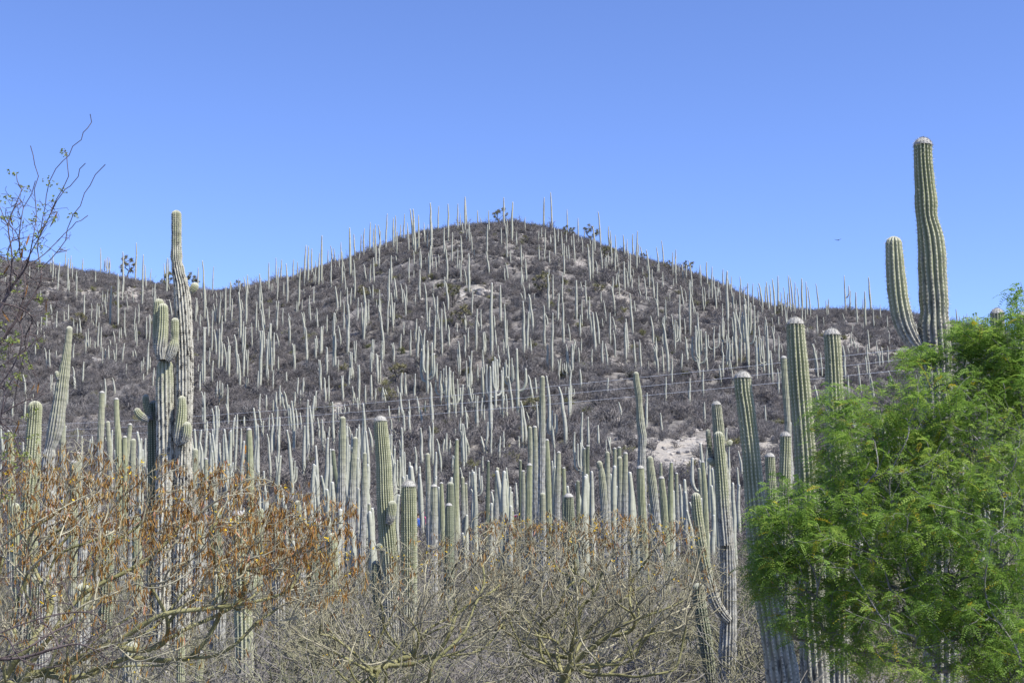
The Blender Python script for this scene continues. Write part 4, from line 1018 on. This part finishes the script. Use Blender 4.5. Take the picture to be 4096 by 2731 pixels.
def scatter(name,label,cat,meshes,P,rot,scl,ix):
    src=bpy.data.collections.new(name+'_sources')
    for k,me in enumerate(meshes):
        src.objects.link(bpy.data.objects.new('%s_source_%02d'%(name,k),me))
    me=mesh_np(name,P,[np.zeros((0,3))]) if False else bpy.data.meshes.new(name)
    me.vertices.add(len(P)); me.vertices.foreach_set('co',np.asarray(P,np.float32).ravel())
    a=me.attributes.new('rot','FLOAT_VECTOR','POINT'); a.data.foreach_set('vector',np.asarray(rot,np.float32).ravel())
    a=me.attributes.new('scl','FLOAT_VECTOR','POINT'); a.data.foreach_set('vector',np.asarray(scl,np.float32).ravel())
    a=me.attributes.new('ix','INT','POINT'); a.data.foreach_set('value',np.asarray(ix,np.int32))
    o=link(name,me); tag(o,label,cat,kind='stuff')
    ng=bpy.data.node_groups.new(name,'GeometryNodeTree')
    ng.interface.new_socket('Geometry',in_out='INPUT',socket_type='NodeSocketGeometry'); ng.interface.new_socket('Geometry',in_out='OUTPUT',socket_type='NodeSocketGeometry')
    N=ng.nodes; Lk=ng.links
    gi=N.new('NodeGroupInput'); go=N.new('NodeGroupOutput'); iop=N.new('GeometryNodeInstanceOnPoints'); ci=N.new('GeometryNodeCollectionInfo')
    ci.inputs['Collection'].default_value=src; ci.inputs['Separate Children'].default_value=True; ci.inputs['Reset Children'].default_value=True
    iop.inputs['Pick Instance'].default_value=True
    def na(nm,t):
        q=N.new('GeometryNodeInputNamedAttribute'); q.data_type=t; q.inputs['Name'].default_value=nm; return q.outputs['Attribute']
    e2r=N.new('FunctionNodeEulerToRotation'); Lk.new(na('rot','FLOAT_VECTOR'),e2r.inputs[0])
    Lk.new(gi.outputs[0],iop.inputs['Points']); Lk.new(ci.outputs[0],iop.inputs['Instance']); Lk.new(na('ix','INT'),iop.inputs['Instance Index'])
    Lk.new(e2r.outputs[0],iop.inputs['Rotation']); Lk.new(na('scl','FLOAT_VECTOR'),iop.inputs['Scale']); Lk.new(iop.outputs[0],go.inputs[0])
    md=o.modifiers.new('scatter','NODES'); md.node_group=ng
    return o

def place(rg,x,y,smin,smax,nv,tilt=.12,flat=(.8,1.15)):
    n=len(x); P=np.stack([x,y,Z(x,y)],1)
    rot=np.stack([rg.normal(0,tilt,n),rg.normal(0,tilt,n),rg.uniform(0,6.28,n)],1)
    s=rg.uniform(smin,smax,(n,1)); scl=np.repeat(s,3,1); scl[:,2]*=rg.uniform(*flat,n)
    return P,rot,scl,rg.integers(0,nv,n)

sg=np.random.default_rng(77)
SB=[twig_bush('scrub%d'%k,300+k,1.0,.85,16,4,.010,M['scrub'],3,2) for k in range(5)]
x,y=wedge(73000,66,372,sg)
b=bare_f(x,y); cl=vnoise(x*2.2,y*2.2,21)
yc=np.interp(x,_cx,_cy)
keep=(sg.uniform(0,1,len(x))>b*1.08)&(sg.uniform(-1.1,1.2,len(x))<np.where((y>185)&(x>-60),.30,.75)+cl)&(y<yc+16)
x,y=x[keep],y[keep]
P,rot,scl,ix=place(sg,x,y,.6,1.4,5); scl*=np.where(sg.uniform(0,1,len(x))<.06,sg.uniform(1.4,1.9,len(x)),1)[:,None]
scatter('grey_scrub','dense leafless grey scrub covering the hillside','scrub',SB,P,rot,scl,ix)
SGm=[twig_bush('green_scrub%d'%k,340+k,.7,.7,24,4,.012,M['scrub_green'],3,3) for k in range(3)]
x,y=wedge(2600,100,360,sg); cl=vnoise(x*1.6,y*1.6,33); k=(cl>.05)&(y<np.interp(x,_cx,_cy)+5); x,y=x[k],y[k]
scatter('olive_scrub','low olive-green bushes dotted through the grey scrub','scrub',SGm,*place(sg,x,y,.6,1.5,3))
x,y=wedge(41000,100,360,sg); b=bare_f(x,y); cl=vnoise(x*1.3,y*1.3,51)
yc=np.interp(x,_cx,_cy)
k=(sg.uniform(0,1,len(x))<np.clip(.08+.9*b+.75*np.clip(cl,0,1)*(y>185)*(x>-60),0,1))&(y<yc+4); x,y=x[k],y[k]
SR=[rock_mesh(s,2) for s in (11,12,13)]
P,rot,scl,ix=place(sg,x,y,.15,.62,3,.4,(.45,.8)); scl*=(.7+.5*(sg.uniform(0,1,(len(x),1))**4)); 
scatter('loose_rocks','loose pale stones strewn over the bare slope','rocks',SR,P,rot,scl,ix)
# thorn thicket on the plain
TB=[twig_bush('thicket%d'%k,400+k,1.9,1.1,9,4,.0055,M['thicket' if k%2 else 'thicket_olive'],5,3) for k in range(6)]
x,y=wedge(2000,13.2,75,sg)
k=sg.uniform(0,1,len(x))<np.interp(y,[13,30,60,75],[1,.95,.8,.6]); x,y=x[k],y[k]
P,rot,scl,ix=place(sg,x,y,.55,1.02,6,.08,(.8,1.1)); pxs=2048+x/y*FN
scl*=np.where(pxs<1250,np.interp(pxs,[300,1250],[.72,.9]),1.0)[:,None]
scatter('thorn_thicket','tangled leafless thorn thicket on the plain behind the trees','thicket',TB,P,rot,scl,ix)

# ------------------------------------------------------------------ overhead wires with their poles (outside the frame)
EL=at(-420,1715,108); ER=at(4330,1318,46)
def pole(end,nm):
    g0=np.array([end[0],end[1],float(Z(end[0],end[1]))-.3]); root=empty('utility_pole',tuple(g0))
    tag(root,nm,'pole'); a=Acc(); tp=end+np.array([0,0,.25]); tube(a,np.stack([g0,(g0+tp)/2,tp]),np.array([.16,.14,.11]),10); link('post',a.mesh('post',M['wood']),root)
    for k in range(3):
        a=Acc(); c=end+np.array([0,0,-.36*k]); tube(a,np.stack([c,c+np.array([-.07,-.12,0]),c+np.array([-.09,-.16,0])]),np.array([.03,.05,.04]),8); link('insulator',a.mesh('insulator',M['rock']),root)
pole(EL,'wooden utility pole at the far end of the wires'); pole(ER,'wooden utility pole at the near end of the wires')
for k in range(3):
    e0,e1=EL+np.array([-.09,-.16,-.36*k]),ER+np.array([-.09,-.16,-.36*k]); t=np.linspace(0,1,60)[:,None]
    P=e0*(1-t)+e1*t; P[:,2]-=(.75+.04*k)*4*t[:,0]*(1-t[:,0]); a=Acc(); tube(a,P,np.full(60,.0075),5)
    tag(link('overhead_wire',a.mesh('overhead_wire',M['wire'])),['topmost of three thin overhead wires crossing before the hill','middle one of three thin overhead wires crossing before the hill','lowest of three thin overhead wires crossing before the hill'][k],'wire','overhead wires')

# ------------------------------------------------------------------ bird
c=at(3352,961,300); root_v=[]; a=Acc()
bp=np.array([[0,-.42,0],[0,-.3,.02],[0,-.05,.02],[0,.2,.01],[0,.38,0]]); tube(a,bp,np.array([.02,.075,.10,.06,.015]),8)
def wing(sg_):
    sec=[(0.06,-.14,.16,.02),(.35,-.20,.13,.08),(.68,-.13,.10,.17),(.92,-.04,.03,.24)]
    Vt=[]
    for xx,y0,y1,z in sec:
        for yy,dz in ((y0,.012),(y1,.008),(y1,-.008),(y0,-.012)): Vt.append((sg_*xx,yy,z+dz))
    I=np.arange(16).reshape(4,4); a.add(np.array(Vt),Q=np.stack([I[:-1],np.roll(I[:-1],-1,1),np.roll(I[1:],-1,1),I[1:]],-1).reshape(-1,4))
wing(1); wing(-1)
tl=np.array([(-.03,.3,.01),(.03,.3,.01),(.12,.62,0),(-.12,.62,0),(-.03,.3,-.01),(.03,.3,-.01),(.12,.62,-.012),(-.12,.62,-.012)]); a.add(tl,Q=np.array([[0,1,2,3],[7,6,5,4],[0,3,7,4],[1,5,6,2],[3,2,6,7]]))
o=link('bird',a.mesh('bird',M['bird'])); o.location=c; o.rotation_euler=(R(8),R(-10),R(25)); tag(o,'small dark bird gliding with spread wings in clear sky','bird')

# ------------------------------------------------------------------ visitors glimpsed between the cacti
def plain(name,c,rough=.8):
    m,nt,b=new_mat(name); g=G(nt); nt.links.new(g.mix(g.noise(None,20,3),c,tuple(x*.8 for x in c)),b.inputs['Base Color']); b.inputs['Roughness'].default_value=rough; return m
SKIN=plain('skin',(.38,.22,.15)); HAIR=plain('hair',(.02,.015,.012)); JEANS=plain('jeans',(.05,.06,.10))
def person(px,d,shirt,label,hat=None,face=0.0):
    p0=at(px,2120,d); b=np.array([p0[0],d,float(Z(p0[0],d))])
    nodes=[((0,0,.95),.13),((0,0,1.15),.125),((0,0,1.36),.145),((0,0,1.47),.06),((0,-.01,1.56),.075),((0,0,1.66),.085),
           ((.19,0,1.40),.06),((.24,.02,1.13),.048),((.24,-.08,.90),.035),((-.19,0,1.40),.06),((-.24,.02,1.13),.048),((-.24,-.08,.90),.035),
           ((.10,0,.88),.095),((.11,-.02,.50),.062),((.11,.02,.09),.045),((.11,-.13,.04),.035),((-.10,0,.88),.095),((-.12,.02,.50),.062),((-.12,.05,.09),.045),((-.12,-.10,.04),.035)]
    ed=[(0,1),(1,2),(2,3),(3,4),(4,5),(2,6),(6,7),(7,8),(2,9),(9,10),(10,11),(0,12),(12,13),(13,14),(14,15),(0,16),(16,17),(17,18),(18,19)]
    me=bpy.data.meshes.new('body'); me.from_pydata([n[0] for n in nodes],ed,[]); o=bpy.data.objects.new('body',me); COL.objects.link(o)
    sk=o.modifiers.new('skin','SKIN'); o.modifiers.new('sub','SUBSURF').levels=2
    lay=me.skin_vertices[0].data if me.skin_vertices else None
    if lay is None:
        bpy.context.view_layer.objects.active=o; me.attributes
    if lay:
        for i,n in enumerate(nodes): lay[i].radius=(n[1],n[1]*.85)
        lay[0].use_root=True
    dg=bpy.context.evaluated_depsgraph_get(); dg.update(); m2=bpy.data.meshes.new_from_object(o.evaluated_get(dg)); bpy.data.objects.remove(o)
    m2.materials.clear()
    for m in (SKIN,shirt,JEANS): m2.materials.append(m)
    for f in m2.polygons:
        z=f.center.z; f.material_index=2 if (z<.95 and abs(f.center.x)<.2) else 1 if (z<1.46 and z>1.05) or (z<1.46 and abs(f.center.x)<.17) else 0
        f.use_smooth=True
    root=empty('person',tuple(b)); root.rotation_euler=(0,0,face); tag(root,label,'person')
    body=bpy.data.objects.new('body',m2); COL.objects.link(body); body.parent=root
    a=Acc(); th=np.linspace(0,np.pi*.55,6)
    tube(a,np.stack([np.zeros(6),np.full(6,.015),1.665+.105*np.cos(th)],1)[::-1],.10*np.sin(th)[::-1]+.004,10)
    hh=bpy.data.objects.new('hat' if hat else 'hair',a.mesh('hair',hat or HAIR)); COL.objects.link(hh); hh.parent=root
BLUE=plain('blue_shirt',(.03,.09,.38)); PINK=plain('pink_shirt',(.50,.10,.20)); RED=plain('crimson_shirt',(.38,.03,.08)); WHITE=plain('white_cord',(.8,.8,.8))
person(1671,88,BLUE,'person in blue shirt half hidden behind the stout blunt cactus',face=.3)
person(1690,90,PINK,'person in pink top and pink cap glimpsed between cacti',hat=PINK,face=-.4)
person(2040,88,RED,'person in crimson shirt glimpsed beside the pennant string',face=2.0)
pz=at(2030,2058,86); root=empty('pennant_string',(pz[0]-.9,86,float(Z(pz[0]-.9,86)))); tag(root,'white cord with small red pennants strung between stakes among cacti','bunting')
e0,e1=at(1985,2057,86),at(2072,2057,86); t=np.linspace(0,1,12)[:,None]; P=e0*(1-t)+e1*t; P[:,2]-=.05*4*t[:,0]*(1-t[:,0]); a=Acc(); tube(a,P,np.full(12,.012),5); link('cord',a.mesh('cord',WHITE),root)
for e in (e0,e1):
    a=Acc(); g0=np.array([e[0],e[1],float(Z(e[0],e[1]))-.1]); tube(a,np.stack([g0,(g0+e)/2,e+np.array([0,0,.03])]),np.array([.025,.025,.02]),6); link('stake',a.mesh('stake',M['wood']),root)
for k in range(6):
    q=P[1+2*k if k<5 else 10]; v=np.array([q+[-.06,.004,0],q+[.06,.004,0],q+[0,.02,-.17],q+[-.06,-.004,0],q+[.06,-.004,0],q+[0,.012,-.17]])
    link('pennant',mesh_np('pennant',v,[np.array([[0,1,2],[5,4,3]]),np.array([[0,3,4,1],[1,4,5,2],[2,5,3,0]])],None,False,RED if k%2 else PINK),root)

# orphan lattice clean-up
for me in list(bpy.data.meshes):
    if me.users==0: bpy.data.meshes.remove(me)
